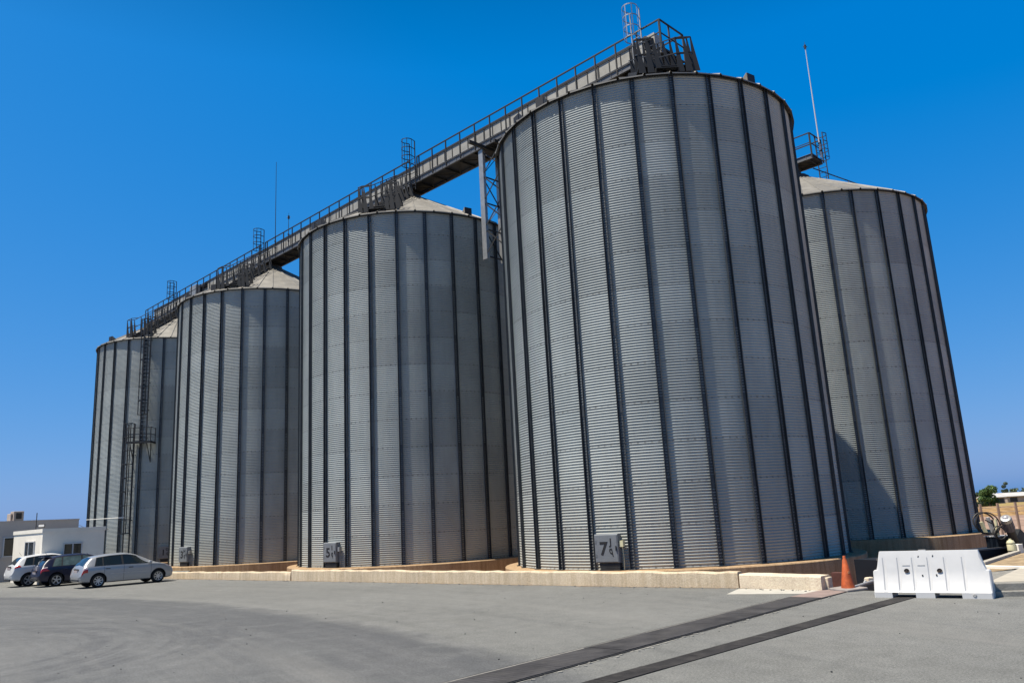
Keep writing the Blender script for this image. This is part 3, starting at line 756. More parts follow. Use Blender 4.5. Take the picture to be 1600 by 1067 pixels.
# pale apron strip on the ground
b = MB(); b.add([gp(1135, 928, .005), gp(1278, 927, .005), gp(1292, 921, .005), gp(1155, 919, .005)], [(0, 1, 2, 3)]); struct('apron', b, M_apron)

# ------------------------------------------------------------------ trench covers
Fv = -Nv                                             # away from the camera
def strip(a, bq, wd, z, m, name, label, cat, seams, group=None):
    t = thing(name, label, cat, (0, 0, 0), 0, group)
    side = Vector((Fv.y, -Fv.x, 0)); L_ = (bq - a).length; d = (bq - a).normalized(); side = Vector((d.y, -d.x, 0))
    n = int(L_ / seams)
    for i in range(n):
        s0, s1 = L_ * i / n + .006, L_ * (i + 1) / n - .006; dz = random.uniform(0, .004)
        mb = MB(); mb.prism([a + d * s0 + Vector((0, 0, .001)), a + d * s1 + Vector((0, 0, .001)), a + d * s1 + side * wd + Vector((0, 0, .001)), a + d * s0 + side * wd + Vector((0, 0, .001))], (0, 0, z + dz))
        o = obj('cover_plate', mb, m, t)
    return t, d, side
def bars(m, pitch, k):
    nt = m.node_tree; b = nt.nodes['Principled BSDF']; src = b.inputs['Base Color'].links[0].from_socket
    tc = nt.nodes.new('ShaderNodeTexCoord'); dt = nt.nodes.new('ShaderNodeVectorMath'); dt.operation = 'DOT_PRODUCT'
    nt.links.new(tc.outputs['Object'], dt.inputs[0]); dt.inputs[1].default_value = tuple(-Nv)
    f = add_math(nt, 'LESS_THAN', add_math(nt, 'FRACT', add_math(nt, 'DIVIDE', dt.outputs['Value'], pitch)), 0.35)
    nt.links.new(mixc(nt, add_math(nt, 'MULTIPLY', f, k), src, (0.006, 0.006, 0.006)), b.inputs['Base Color'])
    dust = ramp(nt, noise(nt, stretchv(nt, tc.outputs['Object'], (1.2, 1.2, 1)), 1.6, 7, 0.7), [(0.5, 0.0), (0.75, 0.5)])
    nt.links.new(mixc(nt, dust, b.inputs['Base Color'].links[0].from_socket, (0.085, 0.08, 0.073)), b.inputs['Base Color'])
bars(M_strip1, .11, .4); bars(M_strip2, .06, .7)
A0 = gp(700, 1067); A1 = gp(1225, 935); dA = (A1 - A0).normalized()
s0 = A0 - dA * 6
M_edge = mat('pale_grout', (0.21, 0.205, 0.185), 0.9, 0, .25, 5, detail=8)
t1, d1, sd1 = strip(s0, A1 + dA * .3, .74, .012, M_strip1, 'trench_cover', 'wide dark steel trench cover running diagonally across the yard to the cone', 'drain cover', 1.5, 'dark trench covers in the yard')
mb = MB(); e0 = s0 + sd1 * .80; mb.beam(e0 + Vector((0, 0, .006)), e0 + d1 * (A1 - s0).length + d1 * 2.6 + Vector((0, 0, .006)), .035, .02); obj('edge_angle', mb, M_black, t1)
mb = MB(); q0 = A1 + dA * .32; mb.prism([q0 + Vector((0, 0, .001)), q0 + d1 * 1.6 + sd1 * .1 + Vector((0, 0, .001)), q0 + d1 * 1.9 + sd1 * .8 + Vector((0, 0, .001)), q0 + sd1 * .74 + Vector((0, 0, .001))], (0, 0, .012)); o = obj('worn_end_plate', mb, M_pinkc, t1); o['label'] = 'worn pinkish end plate'
for o0, w0, mm in ((-.07, .055, M_edge), (-.095, .018, M_black), (.83, .035, M_edge)):
    mb = MB(); e0 = s0 + sd1 * o0; L1 = (A1 - s0).length
    k = 0.0
    while k < L1:
        k2 = min(L1, k + .45); w1 = w0 * random.uniform(.3, 1.2)
        mb.prism([e0 + d1 * k + Vector((0, 0, .001)), e0 + d1 * k2 + Vector((0, 0, .001)), e0 + d1 * k2 + sd1 * w1 + Vector((0, 0, .001)), e0 + d1 * k + sd1 * w1 + Vector((0, 0, .001))], (0, 0, .004))
        k = k2
    obj('grout_edge' if mm is M_edge else 'crack', mb, mm, t1)
# crumbled edge : chips of concrete along the cover
mb = MB()
for i in range(70):
    q = s0 + d1 * random.uniform(5, 17) + sd1 * (.86 + random.uniform(-.03, .09)); sz = random.uniform(.015, .05)
    mb.box(q + Vector((0, 0, .004)), (sz * 1.6, sz, .012), random.uniform(0, 3))
o = obj('concrete_chips', mb, M_kerb); o['kind'] = 'stuff'
B0 = gp(910, 1067); B1 = gp(1392, 935.5); dB = (B1 - B0).normalized()
strip(B0 - dB * 6, B1 + dB * .6, .36, .010, M_strip2, 'trench_cover', 'narrow dark trench cover running diagonally under the white barrier', 'drain cover', 1.0, 'dark trench covers in the yard')
mb = MB(); rr = random.Random(3)
for i in range(110):
    x, y = rr.uniform(-14, 9), rr.uniform(8.5, 24); sz = rr.uniform(.006, .02)
    if y > 21 - .85 * (x - 4): continue
    mb.box((x, y, sz * .3), (sz * 1.4, sz, sz * .7), rr.uniform(0, 3))
o = obj('pebbles', mb, M_dark); o['kind'] = 'stuff'

# ------------------------------------------------------------------ white plastic barrier
pa, pb = gp(1367, 933), gp(1553, 935.5); dx = (pb - pa).normalized(); Lb = (pb - pa).length
t = thing('traffic_barrier', 'white plastic water-filled barrier with two round plugs, beside the orange cone', 'barrier', pa, math.atan2(dx.y, dx.x))
t.scale = (1, 1, .885)
KB = 1.13
def bar_body():
    # profile across (y away from camera), outline along x with notched upper corners
    mb = MB()
    prof = [(0, 0), (0, .13), (.025, .165), (.13, .50), (.155, .62), (.195, .93), (.225, 1.08)]
    D_ = .56
    def ring(x, zcut, squeeze=0.0):
        pts = []
        for y, z in prof: pts.append((x, y + squeeze, min(z, zcut)))
        for y, z in reversed(prof): pts.append((x, D_ - y - squeeze, min(z, zcut)))
        return pts
    xs = []
    zc = .72
    n = 60
    X = [0, .02]
    seg = []
    def stn(x):
        # height of the outline at station x
        if x < .07 or x > Lb - .07: return .62
        e = min(x - .07, Lb - .07 - x)
        if e < .10: return .62 + e / .10 * (.46)
        return 1.08
    xs = [0, .02, .04, .0699, .07, .095, .12, .145, .17]
    ribs = [Lb * (k + .5) / 7 for k in range(7)]
    for k in range(1, 7):
        c = Lb * (.11, .24, .37, .505, .645, .795)[k - 1]
        xs += [c - .035, c - .015, c + .015, c + .035]
    xs += [Lb - v for v in (.17, .145, .12, .095, .07, .0699, .04, .02, 0)]
    xs = sorted(set(round(v, 4) for v in xs)); allr = []
    for x in xs:
        g = 0.0
        for k in range(1, 7):
            c = Lb * (.11, .24, .37, .505, .645, .795)[k - 1]
            if abs(x - c) < .02: g = .022
        pts = []
        h = stn(x); m = len(prof)
        inset = .02 if (x < .01 or x > Lb - .01) else 0
        # groove only on the middle faces
        for i, (y, z) in enumerate(prof):
            gg = g if 2 <= i <= 4 else 0
            zz_ = z
            if h < 1.07 and z >= .62: zz_ = .62 + (z - .62) * (h - .62) / .46 + (0 if i == 4 else .002 * i)
            pts.append(Vector((x, y + gg + inset, max(0, zz_ - (inset if i > 1 else 0)))))
        back = [Vector((p.x, D_ - p.y, p.z)) for p in reversed(pts)]
        allr.append(pts + back)
    q = len(allr[0]); vs = [p for r in allr for p in r]; fs = []
    for i in range(len(allr) - 1):
        for j in range(q):
            k = (j + 1) % q
            if j == q - 1:                              # bottom face
                pass
            fs.append((i * q + j, i * q + k, (i + 1) * q + k, (i + 1) * q + j))
    fs += [tuple(range(q))[::-1], tuple(range((len(allr) - 1) * q, len(allr) * q))]
    return mb.add(vs, fs)
body = obj('body', bar_body(), M_white, t, 22)
for x0, x1 in ((.36, .36 + .46), (1.18, 1.18 + .50)):
    mb = MB(); mb.box(((x0 + x1) / 2 * Lb / 2.23, .28, .04), ((x1 - x0) * Lb / 2.23, .8, .16)); cut = obj('cut', mb, None)
    cut.parent = t; md = body.modifiers.new('cut', 'BOOLEAN'); md.operation = 'DIFFERENCE'; md.object = cut; md.solver = 'EXACT'
    bpy.context.view_layer.update(); dg = bpy.context.evaluated_depsgraph_get(); me = bpy.data.meshes.new_from_object(body.evaluated_get(dg)); body.modifiers.clear(); body.data = me
    bpy.data.objects.remove(cut)
mb = MB(); mb.box((Lb / 2 - .1, .28, 1.085), (.14, .1, .03)); obj('filler_cap', mb, M_white, t)
for x in (.306, .59):
    mb = MB(); mb.lathe([(0, 0), (.04, 0), (.05, -.012), (.052, .02)], 16, axis='Y', c=(Lb * x, .138, .62)); mb.lathe([(0, -.015), (.018, -.015), (.018, 0)], 10, axis='Y', c=(Lb * x, .138, .62)); o = obj('plug', mb, M_hole, t)
mb = MB(); mb.lathe([(0, -.01), (.028, -.012), (.04, -.004), (.04, .03)], 14, axis='Y', c=(Lb * .855, 0, .075)); obj('drain_plug', mb, M_scuff, t)
mb = MB()
for x, z in ((.42, .95), (.545, .96)): mb.box((Lb * x, .197, z), (.016, .014, .04), mtx=Matrix.Rotation(.3, 3, 'Y'))
for x, z in ((.44, .62), (.56, .63)): mb.box((Lb * x, .126, z - .11), (.022, .02, .04))
obj('nick', mb, M_black, t)
mb = MB()
for x in (.305, .437): mb.box((Lb * x, .168, .745), (.15, .010, .008))
obj('faded_mark', mb, M_scuff, t)

# ------------------------------------------------------------------ cone
p = gp(1326, 922); t = thing('traffic_cone', 'dirty orange traffic cone with a grey base at the end of the low wall', 'cone', p, R_(20))
b = MB(); b.lathe([(.0, .80), (.03, .80), (.036, .785), (.034, .74), (.05, .71), (.155, .09), (.16, .06), (.12, .06)], 28); obj('cone_body', b, M_orange, t, 40)
b = MB(); b.box((0, 0, .035), (.62, .62, .065)); o = obj('base', b, M_rubber, t); bevel(o, .02)
o.rotation_euler = (R_(1.5), R_(-2), 0)
b = MB(); b.box((-.03, -.145, .42), (.05, .01, .05)); o = obj('scuff_mark', b, mat('cone_scuff', (.8, .35, .15), .6), t); o.location = (.02, .045, .0)

# debris beside the cone
for i, (x0, y0, x1, y1, r) in enumerate(((1335, 916, 1375, 903, .025), (1332, 920, 1366, 909, .02), (1350, 911, 1352, 904, .03))):
    a_, c_ = gp(x0, y0, .03), gp(x1, y1, .03)
    mb = MB(); mb.tube([a_, a_.lerp(c_, .5) + Vector((.03, .02, 0)), c_], r, 6)
    tag(obj('scrap_bar', mb, M_scuff if i != 1 else M_dark), ['pale scrap bar lying on the ground between cone and barrier', 'dark scrap bar lying right of the cone base', 'stubby pale scrap bar beside the barrier'][i], 'scrap', 'scrap bars by the cone')
mb = MB(); q = gp(1358, 905, .06); mb.box(q, (.22, .14, .12), .5); o = tag(obj('loose_stone', mb, M_lwall2), 'loose pale stone on the ground left of the white barrier', 'stone'); bevel(o, .03)

# ------------------------------------------------------------------ cars
def interp(tab, x):
    n = len(tab)
    for i in range(n - 1):
        if x <= tab[i + 1][0] or i == n - 2: break
    p1, p2 = tab[i], tab[i + 1]; p0 = tab[max(i - 1, 0)]; p3 = tab[min(i + 2, n - 1)]
    u = (x - p1[0]) / (p2[0] - p1[0]); u = max(0, min(1, u)); out = []
    for k in range(1, len(p1)):
        def slope(a, b_, c): 
            s1 = (b_[k] - a[k]) / max(1e-6, b_[0] - a[0]) if b_ is not a else None
            s2 = (c[k] - b_[k]) / max(1e-6, c[0] - b_[0]) if c is not b_ else None
            if s1 is None: return s2
            if s2 is None: return s1
            return 0 if s1 * s2 <= 0 else 2 * s1 * s2 / (s1 + s2)
        m1 = slope(p0, p1, p2); m2 = slope(p1, p2, p3); h = p2[0] - p1[0]
        out.append((2 * u ** 3 - 3 * u * u + 1) * p1[k] + (u ** 3 - 2 * u * u + u) * h * m1 + (-2 * u ** 3 + 3 * u * u) * p2[k] + (u ** 3 - u * u) * h * m2)
    return out
KN = [0, .12, .16, .26, .36, .46, .55, .82, .88, 1.0]
def car_sec(tab, x, u):
    zl, zb, zt, ws, wb, wt = interp(tab, x)
    pts = [(0, zl), (ws - .12, zl), (ws - .02, zl + .05), (ws + .018, zl + (zb - zl) * .32), (ws + .028, zl + (zb - zl) * .58), (wb + .012, zl + (zb - zl) * .84), (wb - .015, zb + .015), (wt, zt - .055), (wt - .09, zt - .012), (0, zt + .015)]
    for i in range(len(KN) - 1):
        if u <= KN[i + 1] + 1e-9: break
    f = (u - KN[i]) / (KN[i + 1] - KN[i])
    return Vector((x, pts[i][0] + (pts[i + 1][0] - pts[i][0]) * f, pts[i][1] + (pts[i + 1][1] - pts[i][1]) * f))
def car(label, loc, rz, tab, m, axles, wr, glass, spokes, H_s=1.0):
    t = thing('parked_car', label, 'car', loc, rz, 'cars parked by the small white building')
    x0, x1 = tab[0][0], tab[-1][0]
    us = [0, .12, .14, .16, .21, .26, .31, .36, .41, .46, .50, .55, .62, .70, .76, .82, .85, .88, .94, 1.0]
    xs = sorted(set([x0 + (x1 - x0) * i / 60 for i in range(61)] + [r[0] for r in tab]))
    mb = MB(); rings = []
    for x in xs:
        half = [car_sec(tab, x, u) for u in us]
        rings.append([Vector((p.x, -p.y, p.z)) for p in half] + list(reversed(half[1:-1])))
    q = len(rings[0]); vs = [p for r in rings for p in r]; fs = []
    for i in range(len(rings) - 1):
        for j in range(q): fs.append((i * q + j, i * q + (j + 1) % q, (i + 1) * q + (j + 1) % q, (i + 1) * q + j))
    fs += [tuple(range(q))[::-1], tuple(range((len(rings) - 1) * q, len(rings) * q))]
    mb.add(vs, fs)
    body = obj('body', mb, m, t, 38)
    cmb = MB()
    for ax in axles:
        for s in (-1, 1): cmb.tube([(ax, s * .52, wr + .01), (ax, s * 1.1, wr + .01)], wr + .055, 28)
    cut = obj('cut', cmb, M_black, t)
    body.data.materials.append(M_black)
    md = body.modifiers.new('b', 'BOOLEAN'); md.operation = 'DIFFERENCE'; md.object = cut; md.solver = 'EXACT'
    try: md.material_mode = 'TRANSFER'
    except Exception: pass
    bpy.context.view_layer.update(); dg = bpy.context.evaluated_depsgraph_get(); me = bpy.data.meshes.new_from_object(body.evaluated_get(dg)); body.modifiers.clear(); body.data = me
    bpy.data.objects.remove(cut)
    def patch(name, mm, u0, u1, xb0, xb1, xt0, xt1, off=.006, ns=10, nt_=6, side=0, par=None):
        mb = MB()
        for s in ((-1, 1) if side == 0 else (side,)):
            vs = []
            for j in range(nt_ + 1):
                for i in range(ns + 1):
                    f, g = i / ns, j / nt_; u = u0 + (u1 - u0) * g
                    a_ = xb0 + (xb1 - xb0) * f; b_ = xt0 + (xt1 - xt0) * f; x = a_ + (b_ - a_) * g
                    p = car_sec(tab, x, u); e = 1e-3
                    px = car_sec(tab, min(x + e, x1), u) - car_sec(tab, max(x - e, x0), u); pu = car_sec(tab, x, min(1, u + e)) - car_sec(tab, x, max(0, u - e))
                    nn = px.cross(pu); nn = nn.normalized() if nn.length > 1e-9 else Vector((0, 0, 1))
                    if nn.y < -1e-6 or (abs(nn.y) < 1e-6 and nn.z < 0): nn = -nn
                    if u > .86 and nn.z < 0: nn = -nn
                    p = p + nn * off; vs.append(Vector((p.x, s * p.y, p.z)))
            mb.add(vs, [(j * (ns + 1) + i, j * (ns + 1) + i + 1, (j + 1) * (ns + 1) + i + 1, (j + 1) * (ns + 1) + i) for j in range(nt_) for i in range(ns)])
        return obj(name, mb, mm, par or t, 60)
    G = glass
    for s in (-1, 1):
        for (b0, b1, t0_, t1_) in G['side']: patch('side_window', G.get('sg', M_glass), .575, .80, b0, b1, t0_, t1_, side=s)
    for s in (-1, 1):
        bd = G['band']; patch('window_surround', M_black, .562, .815, *bd, off=.003, ns=16, side=s)
    patch('rear_window', M_glass, .885, 1.0, G['rear'][0], G['rear'][1], G['rear'][0] + .02, G['rear'][1], .008)
    patch('windscreen', M_glass, .885, 1.0, G['front'][0], G['front'][1], G['front'][0], G['front'][1] + .03, .008)
    for s in (-1, 1):
        patch('taillight', M_redlamp, *G['tail'], off=.012, side=s)
        if G.get('tail2'): patch('taillight_lens', M_palelamp, *G['tail2'], off=.014, side=s)
        patch('headlight', M_palelamp, .50, .62, x1 - .42, x1 - .12, x1 - .55, x1 - .25, off=.01, side=s)
        if G.get('mould'): patch('side_moulding', M_scuff, .335, .352, axles[0] + .5, axles[1] - .45, axles[0] + .5, axles[1] - .45, off=.008, side=s)
        for dx_ in G['seams']: patch('door_seam', M_black, .17, .55, dx_, dx_ + .012, dx_ + .0, dx_ + .012, off=.003, ns=1, nt_=8, side=s)
        for hx in G['handles']:
            p = car_sec(tab, hx, .47); mb = MB(); mb.box((hx, s * (p.y + .01), p.z), (.2, .04, .035)); o = obj('door_handle', mb, M_dark if G.get('darkh') else m, t); bevel(o, .01)
        p = car_sec(tab, G['mirror'], .57); mb = MB(); mb.box((G['mirror'], s * (p.y + .11), p.z + .06), (.12, .2, .13)); o = obj('wing_mirror', mb, m, t); bevel(o, .03)
    # plate, bumper line, lamps on the tail
    mb = MB(); mb.box((G['plate'][0], 0, G['plate'][1]), (.03, .52, .13), mtx=Matrix.Rotation(R_(-14), 3, 'Y')); obj('number_plate', mb, M_palelamp, t)
    mb = MB(); mb.box((G['plate'][0] + .012, 0, G['plate'][1] + .1), (.03, .62, .06), mtx=Matrix.Rotation(R_(-14), 3, 'Y')); obj('plate_recess', mb, M_dark, t)
    mb = MB(); mb.box((x0 + .03, 0, .36), (.06, 1.1, .07)); obj('bumper_trim', mb, M_dark, t)
    mb = MB(); mb.tube([(x0 + .62, .12, 1.43 * H_s), (x0 + .5, .12, 1.58 * H_s)], .006, 5); obj('aerial', mb, M_dark, t)
    # wheels
    for ax in axles:
        for s in (-1, 1):
            yw = s * (interp(tab, ax)[3] - .10)
            wh = link('wheel', None, t, (ax, yw, wr), 0 if s < 0 else PI)
            mb = MB(); mb.lathe([(wr * .60, -.10), (wr * .9, -.105), (wr * .985, -.08), (wr, -.03), (wr, .03), (wr * .985, .08), (wr * .9, .105), (wr * .6, .10)], 32, axis='Y'); obj('tyre', mb, M_tyre, wh, 40)
            mb = MB(); rr_ = wr * .66
            mb.lathe([(rr_, -.085), (rr_, -.108), (rr_ * .92, -.105), (rr_ * .88, -.06)], 32, axis='Y')
            for k in range(spokes):
                a_ = 2 * PI * k / spokes + .2
                mb.beam((rr_ * .15 * cos(a_), -.085, rr_ * .15 * sin(a_)), (rr_ * .94 * cos(a_), -.092, rr_ * .94 * sin(a_)), .22 / spokes + .012, .025, up=(0, 1, 0))
            mb.lathe([(0, -.105), (.04, -.105), (.05, -.07)], 16, axis='Y'); obj('rim', mb, M_rim, wh, 40)
            mb = MB(); mb.lathe([(0, -.04), (rr_, -.04)], 24, axis='Y'); obj('brake_disc', mb, M_black, wh)
    return t
SIL = [(-2.12, .44, .50, .56, .52, .60, .48), (-2.08, .34, .56, .66, .70, .76, .62), (-2.03, .29, .70, .82, .78, .815, .70), (-1.97, .27, .86, .96, .80, .835, .72), (-1.82, .25, .90, 1.15, .815, .845, .66),
       (-1.58, .23, .915, 1.35, .825, .85, .59), (-1.2, .21, .92, 1.42, .83, .855, .585), (-.7, .2, .92, 1.465, .835, .855, .59), (-.2, .2, .915, 1.475, .835, .855, .59), (.2, .2, .91, 1.42, .835, .855, .59), (.6, .2, .905, 1.27, .835, .855, .60),
       (1.0, .2, .90, 1.09, .835, .85, .62), (1.25, .2, .885, .985, .835, .845, .66), (1.4, .2, .87, .94, .83, .84, .68), (1.65, .2, .82, .885, .82, .82, .66), (1.9, .22, .73, .80, .79, .76, .60),
       (2.06, .26, .60, .68, .70, .68, .5), (2.13, .36, .5, .56, .52, .55, .42)]
HD = math.atan2(.70, .71)
G_sil = dict(side=[(-1.50, -1.18, -1.38, -1.16), (-1.13, -.33, -1.11, -.35), (-.25, .98, -.27, .30)], band=(-1.53, 1.02, -1.41, .34), rear=(-1.95, -1.60), front=(.28, 1.18), tail=(.40, .50, -2.055, -1.80, -2.04, -1.80), tail2=(.50, .60, -2.03, -1.80, -1.96, -1.84),
             seams=[-.25, .98, -1.1], handles=[-.95, .06], mirror=.92, plate=(-2.068, .74), mould=True, darkh=True)
pr, pf = gp(152, 917.5), gp(246.5, 909.5); mid = (pr + pf) / 2
hd = math.atan2(pf.y - pr.y, pf.x - pr.x)
right = Vector((sin(HD), -cos(HD), 0))
c0 = mid - right * .78
car('silver hatchback parked nearest, seen from its right rear side', c0, HD, SIL, M_silver, (-1.33, 1.34), .305, G_sil, 8)
NAV = [(x * 1.0, a, b_ * 1.0, c * 1.025, d, e, f) for x, a, b_, c, d, e, f in SIL]
G_nav = dict(G_sil, side=[(-1.5, -1.12, -1.34, -1.06), (-1.06, -.18, -1.0, -.2), (-.10, .96, -.12, .30)], sg=M_glass2, band=(-1.53, 1.0, -1.37, .34), rear=(-1.93, -1.66), tail=(.44, .56, -2.03, -1.64, -2.01, -1.84), tail2=(.545, .575, -2.0, -1.72, -1.98, -1.74), plate=(-2.095, .66), mould=False, darkh=False)
pn = gp(87, 915.8); c1 = pn + Vector((cos(HD), sin(HD), 0)) * 1.3 - right * .78
nv = car('dark navy blue hatchback parked between the silver and the white car', c1, HD, NAV, M_navy, (-1.3, 1.32), .315, G_nav, 5, 1.02)
mb = MB(); mb.box((-1.66, 0, 1.425), (.34, 1.1, .04), mtx=Matrix.Rotation(R_(8), 3, 'Y')); o = obj('spoiler', mb, M_navy, nv); bevel(o, .015)
WHT = [(x * .97, a + (.06 if i in range(2, 15) else .05), b_ + .09, c * 1.07, d, e, f) for i, (x, a, b_, c, d, e, f) in enumerate(SIL)]
G_wht = dict(G_sil, side=[(-1.5, -1.12, -1.34, -1.06), (-1.06, -.18, -.98, -.2), (-.08, .94, -.1, .30)], band=(-1.53, .98, -1.37, .34), rear=(-1.87, -1.55), tail=(.52, .62, -1.93, -1.62, -1.86, -1.70), tail2=None, plate=(-1.985, .90), mould=False, darkh=False)
pw = gp(38, 915.5); c2 = pw + Vector((cos(HD), sin(HD), 0)) * 1.25 - right * .1
car('white rounded compact car parked farthest left, half hidden by the navy car', c2, HD, WHT, M_carwhite, (-1.25, 1.3), .33, G_wht, 5, 1.08)

# ------------------------------------------------------------------ buildings at left
dL = Vector((.713, -.701, 0)); dN = Vector((.701, .713, 0))
def window(root, org, du, nu, u0, u1, z0, z1, panes, ratio=None):
    f = link('window', None, root)
    mb = MB(); wv = .05
    def Pt(u, z, n): return org + du * u + nu * n + Vector((0, 0, z))
    mb.beam(Pt(u0 - wv, z1, .03), Pt(u1 + wv, z1, .03), .07, .06); mb.beam(Pt(u0 - wv, z0, .03), Pt(u1 + wv, z0, .03), .09, .06)
    us = [u0 + (u1 - u0) * i / panes for i in range(panes + 1)]
    if ratio: us[1] = u0 + (u1 - u0) * ratio
    for u in us: mb.beam(Pt(u, z0, .03), Pt(u, z1, .03), .06, .06, up=nu)
    obj('frame', mb, M_frame, f)
    mb = MB(); mb.beam(Pt(u0, (z0 + z1) / 2, .012), Pt(u1, (z0 + z1) / 2, .012), .02, z1 - z0); obj('pane', mb, M_glass, f)
def building(name, org, lu, ln_, h, m, label, cat, lip=.18):
    t = thing(name, label, cat)
    mb = MB(); A_ = org; B_ = org + dL * lu; C_ = B_ + dN * ln_; D_ = A_ + dN * ln_
    mb.prism([A_ - Vector((0, 0, .1)), B_ - Vector((0, 0, .1)), C_ - Vector((0, 0, .1)), D_ - Vector((0, 0, .1))], (0, 0, h + .1)); obj('wall', mb, m, t)
    return t
A = gp(16, 910)
h1 = 2.78
t = building('small_building', A, 5.6, 3.1, h1, M_bwhite, 'small flat-roofed white building behind the parked cars', 'building')
mb = MB(); cc = A + dL * 2.8 + dN * 1.55
mtx = Matrix((dL, dN, Vector((0, 0, 1)))).transposed()
mb.box(cc + Vector((0, 0, h1 - .02)), (5.68, 3.18, .20), mtx=mtx); obj('roof_edge', mb, M_bwhite, t)
B_ = A + dL * 5.6
window(t, A, dL, -dN, 2.6, 4.3, 1.2, 2.22, 2, .4)
window(t, B_, dN, dL, 1.05, 1.95, 1.0, 2.03, 2)
A2 = gp(-60, 914); A2 = gp(0, 909) - dN * 9 - dL * 6
t = building('grey_building', A2, 6.0, 13.1, 3.5, M_bgrey, 'long grey flat-roofed building behind the small white one', 'building')
mb = MB(); mb.box(A2 + dL * 3.0 + dN * 6.55 + Vector((0, 0, 3.5)), (6.06, 13.16, .06), mtx=mtx); obj('roof_edge', mb, M_bgrey, t)
window(t, A2 + dL * 6.0, dN, dL, 9.02, 9.8, 1.45, 2.55, 1)
mb = MB(); mb.beam(A2 + dL * 6.03 + dN * 8.9 + Vector((0, 0, 1.35)), A2 + dL * 6.03 + dN * 9.95 + Vector((0, 0, 1.35)), .05, .12); obj('sill', mb, M_bgrey, t)
for i, (x, y) in enumerate(((18.5, 809), (26.5, 807.5))):
    q = at(x, y, 49.5); q.z = 3.52
    u = thing('air_conditioner', ['smaller left air conditioner box on the grey roof', 'taller right air conditioner box on the grey roof'][i], 'air conditioner', q, math.atan2(dN.y, dN.x), 'roof air conditioners')
    s_ = .45 if i == 0 else .58
    mb = MB(); mb.box((0, 0, s_ / 2), (.55 if i else .35, .8, s_)); o = obj('casing', mb, M_shedw, u); bevel(o, .03)
    mb = MB(); mb.box((0, -.41, s_ / 2), (.3 if i else .2, .03, s_ * .6)); obj('grille', mb, M_black, u)
q = at(65, 821, 47.3)
t = thing('floodlight', 'small black floodlight on a thin pole above the white building', 'lamp', q, R_(20))
mb = MB(); mb.box((0, 0, 0), (.34, .12, .2), mtx=Matrix.Rotation(R_(-20), 3, 'X')); o = obj('housing', mb, M_black, t)
mb = MB(); mb.box((0, -.066, .0), (.28, .012, .14), mtx=Matrix.Rotation(R_(-20), 3, 'X')); obj('lens', mb, M_frame, t)
mb = MB(); mb.tube([(-.3, .1, -.95), (-.3, .1, .75)], .025, 6); mb.beam((-.3, .1, 0), (0, .06, 0), .03, .03); obj('pole', mb, M_dark, t)
a_, c_ = at(124, 820, 51), at(170, 826, 62)
mb = MB(); mb.tube([a_ + (c_ - a_) * (i / 8) - Vector((0, 0, .25 * sin(PI * i / 8))) for i in range(9)], .015, 5); tag(obj('overhead_cable', mb, M_scuff), 'thin pale cable slung from the grey building to the farthest silo', 'cable')
a_ = at(135, 812, 60); c_ = at(190, 808.5, 60)
mb = MB(); mb.tube([a_, a_.lerp(c_, .5), c_], .035, 6); mb.box(c_, (.4, .2, .1)); tag(obj('pipe', mb, M_galv), 'thin pale horizontal pipe across the foot of the farthest silo', 'pipe')

# ------------------------------------------------------------------ right-hand corner : kerb, soil, trough, auger, hoses
K0 = gp(1548, 932.5); Kd = Vector((.972, -.235, 0)).normalized(); Kn = Vector((-Kd.y, Kd.x, 0))
t = thing('kerb', 'stepped grey concrete kerb at right edge behind the white barrier', 'kerb')
mb = MB(); mb.prism([K0 - Vector((0, 0, .05)), K0 + Kd * 14 - Vector((0, 0, .05)), K0 + Kd * 14 + Kn * .12 - Vector((0, 0, .05)), K0 + Kn * .12 - Vector((0, 0, .05))], (0, 0, .16)); o = obj('lower_course', mb, M_kerb, t); bevel(o, .02)
mb = MB(); k1 = K0 + Kn * .122; mb.prism([k1 - Vector((0, 0, .05)), k1 + Kd * 14 - Vector((0, 0, .05)), k1 + Kd * 14 + Kn * .5 - Vector((0, 0, .05)), k1 + Kn * .5 - Vector((0, 0, .05))], (0, 0, .31)); o = obj('upper_course', mb, M_kerb, t); bevel(o, .02)
zt = .263
b = MB(); kR = K0 + Kn * .61 + Kd * 14; kR.z = zt
b.add([gp(1549, 909, zt), kR, kR + Kn * 5.5, gp(1600, 884, zt), gp(1553, 905, zt)], [(0, 1, 2, 3, 4)]); struct('pavement', b, M_slab)
zg = .24
b = MB(); b.add([gp(1535, 912, zg), gp(1560, 910, zg), gp(1605, 890, zg), gp(1700, 862, zg), gp(1700, 868, zg - .0), gp(1640, 880, zg), gp(1600, 891, zg), gp(1590, 893, zg), gp(1535, 897, zg)], [(0, 1, 6, 8)]) 
b = MB(); dg0, dg1 = gp(1535, 880.5, zg), gp(1600, 859.2, zg); dgd = (dg1 - dg0).normalized()
kE = K0 + Kn * .62 + Kd * 14; kE.z = zg
P_ = [gp(1530, 912, zg), K0 + Kn * .62 + Vector((0, 0, zg)), kE, kE + Kn * 9, dg0 + dgd * 16, dg0]
b.prism([Vector((p.x, p.y, LOW)) for p in P_], (0, 0, zg - LOW)); struct('soil_bank', b, mat('dry_soil', (.19, .12, .06), .95, 0, .45, 3.5, detail=9, bump=.9, bscale=14, col2=(.29, .22, .13)))
b = MB(); b.add([gp(1540, 905, .252), gp(1556, 905, .252), gp(1600, 886, .252), gp(1640, 878, .252), gp(1600, 888.5, .252), gp(1546, 893.5, .252)], [(0, 1, 2, 3, 4, 5)]); o = struct('gravel', b, M_gravel)
mb = MB(); mb.beam(gp(1538, 885.5, .27), gp(1640, 887.5, .27), .14, .08); o = tag(obj('pale_kerb_stone', mb, M_bwhite), 'thin white kerb edging lying across the dry soil', 'edging'); bevel(o, .01)
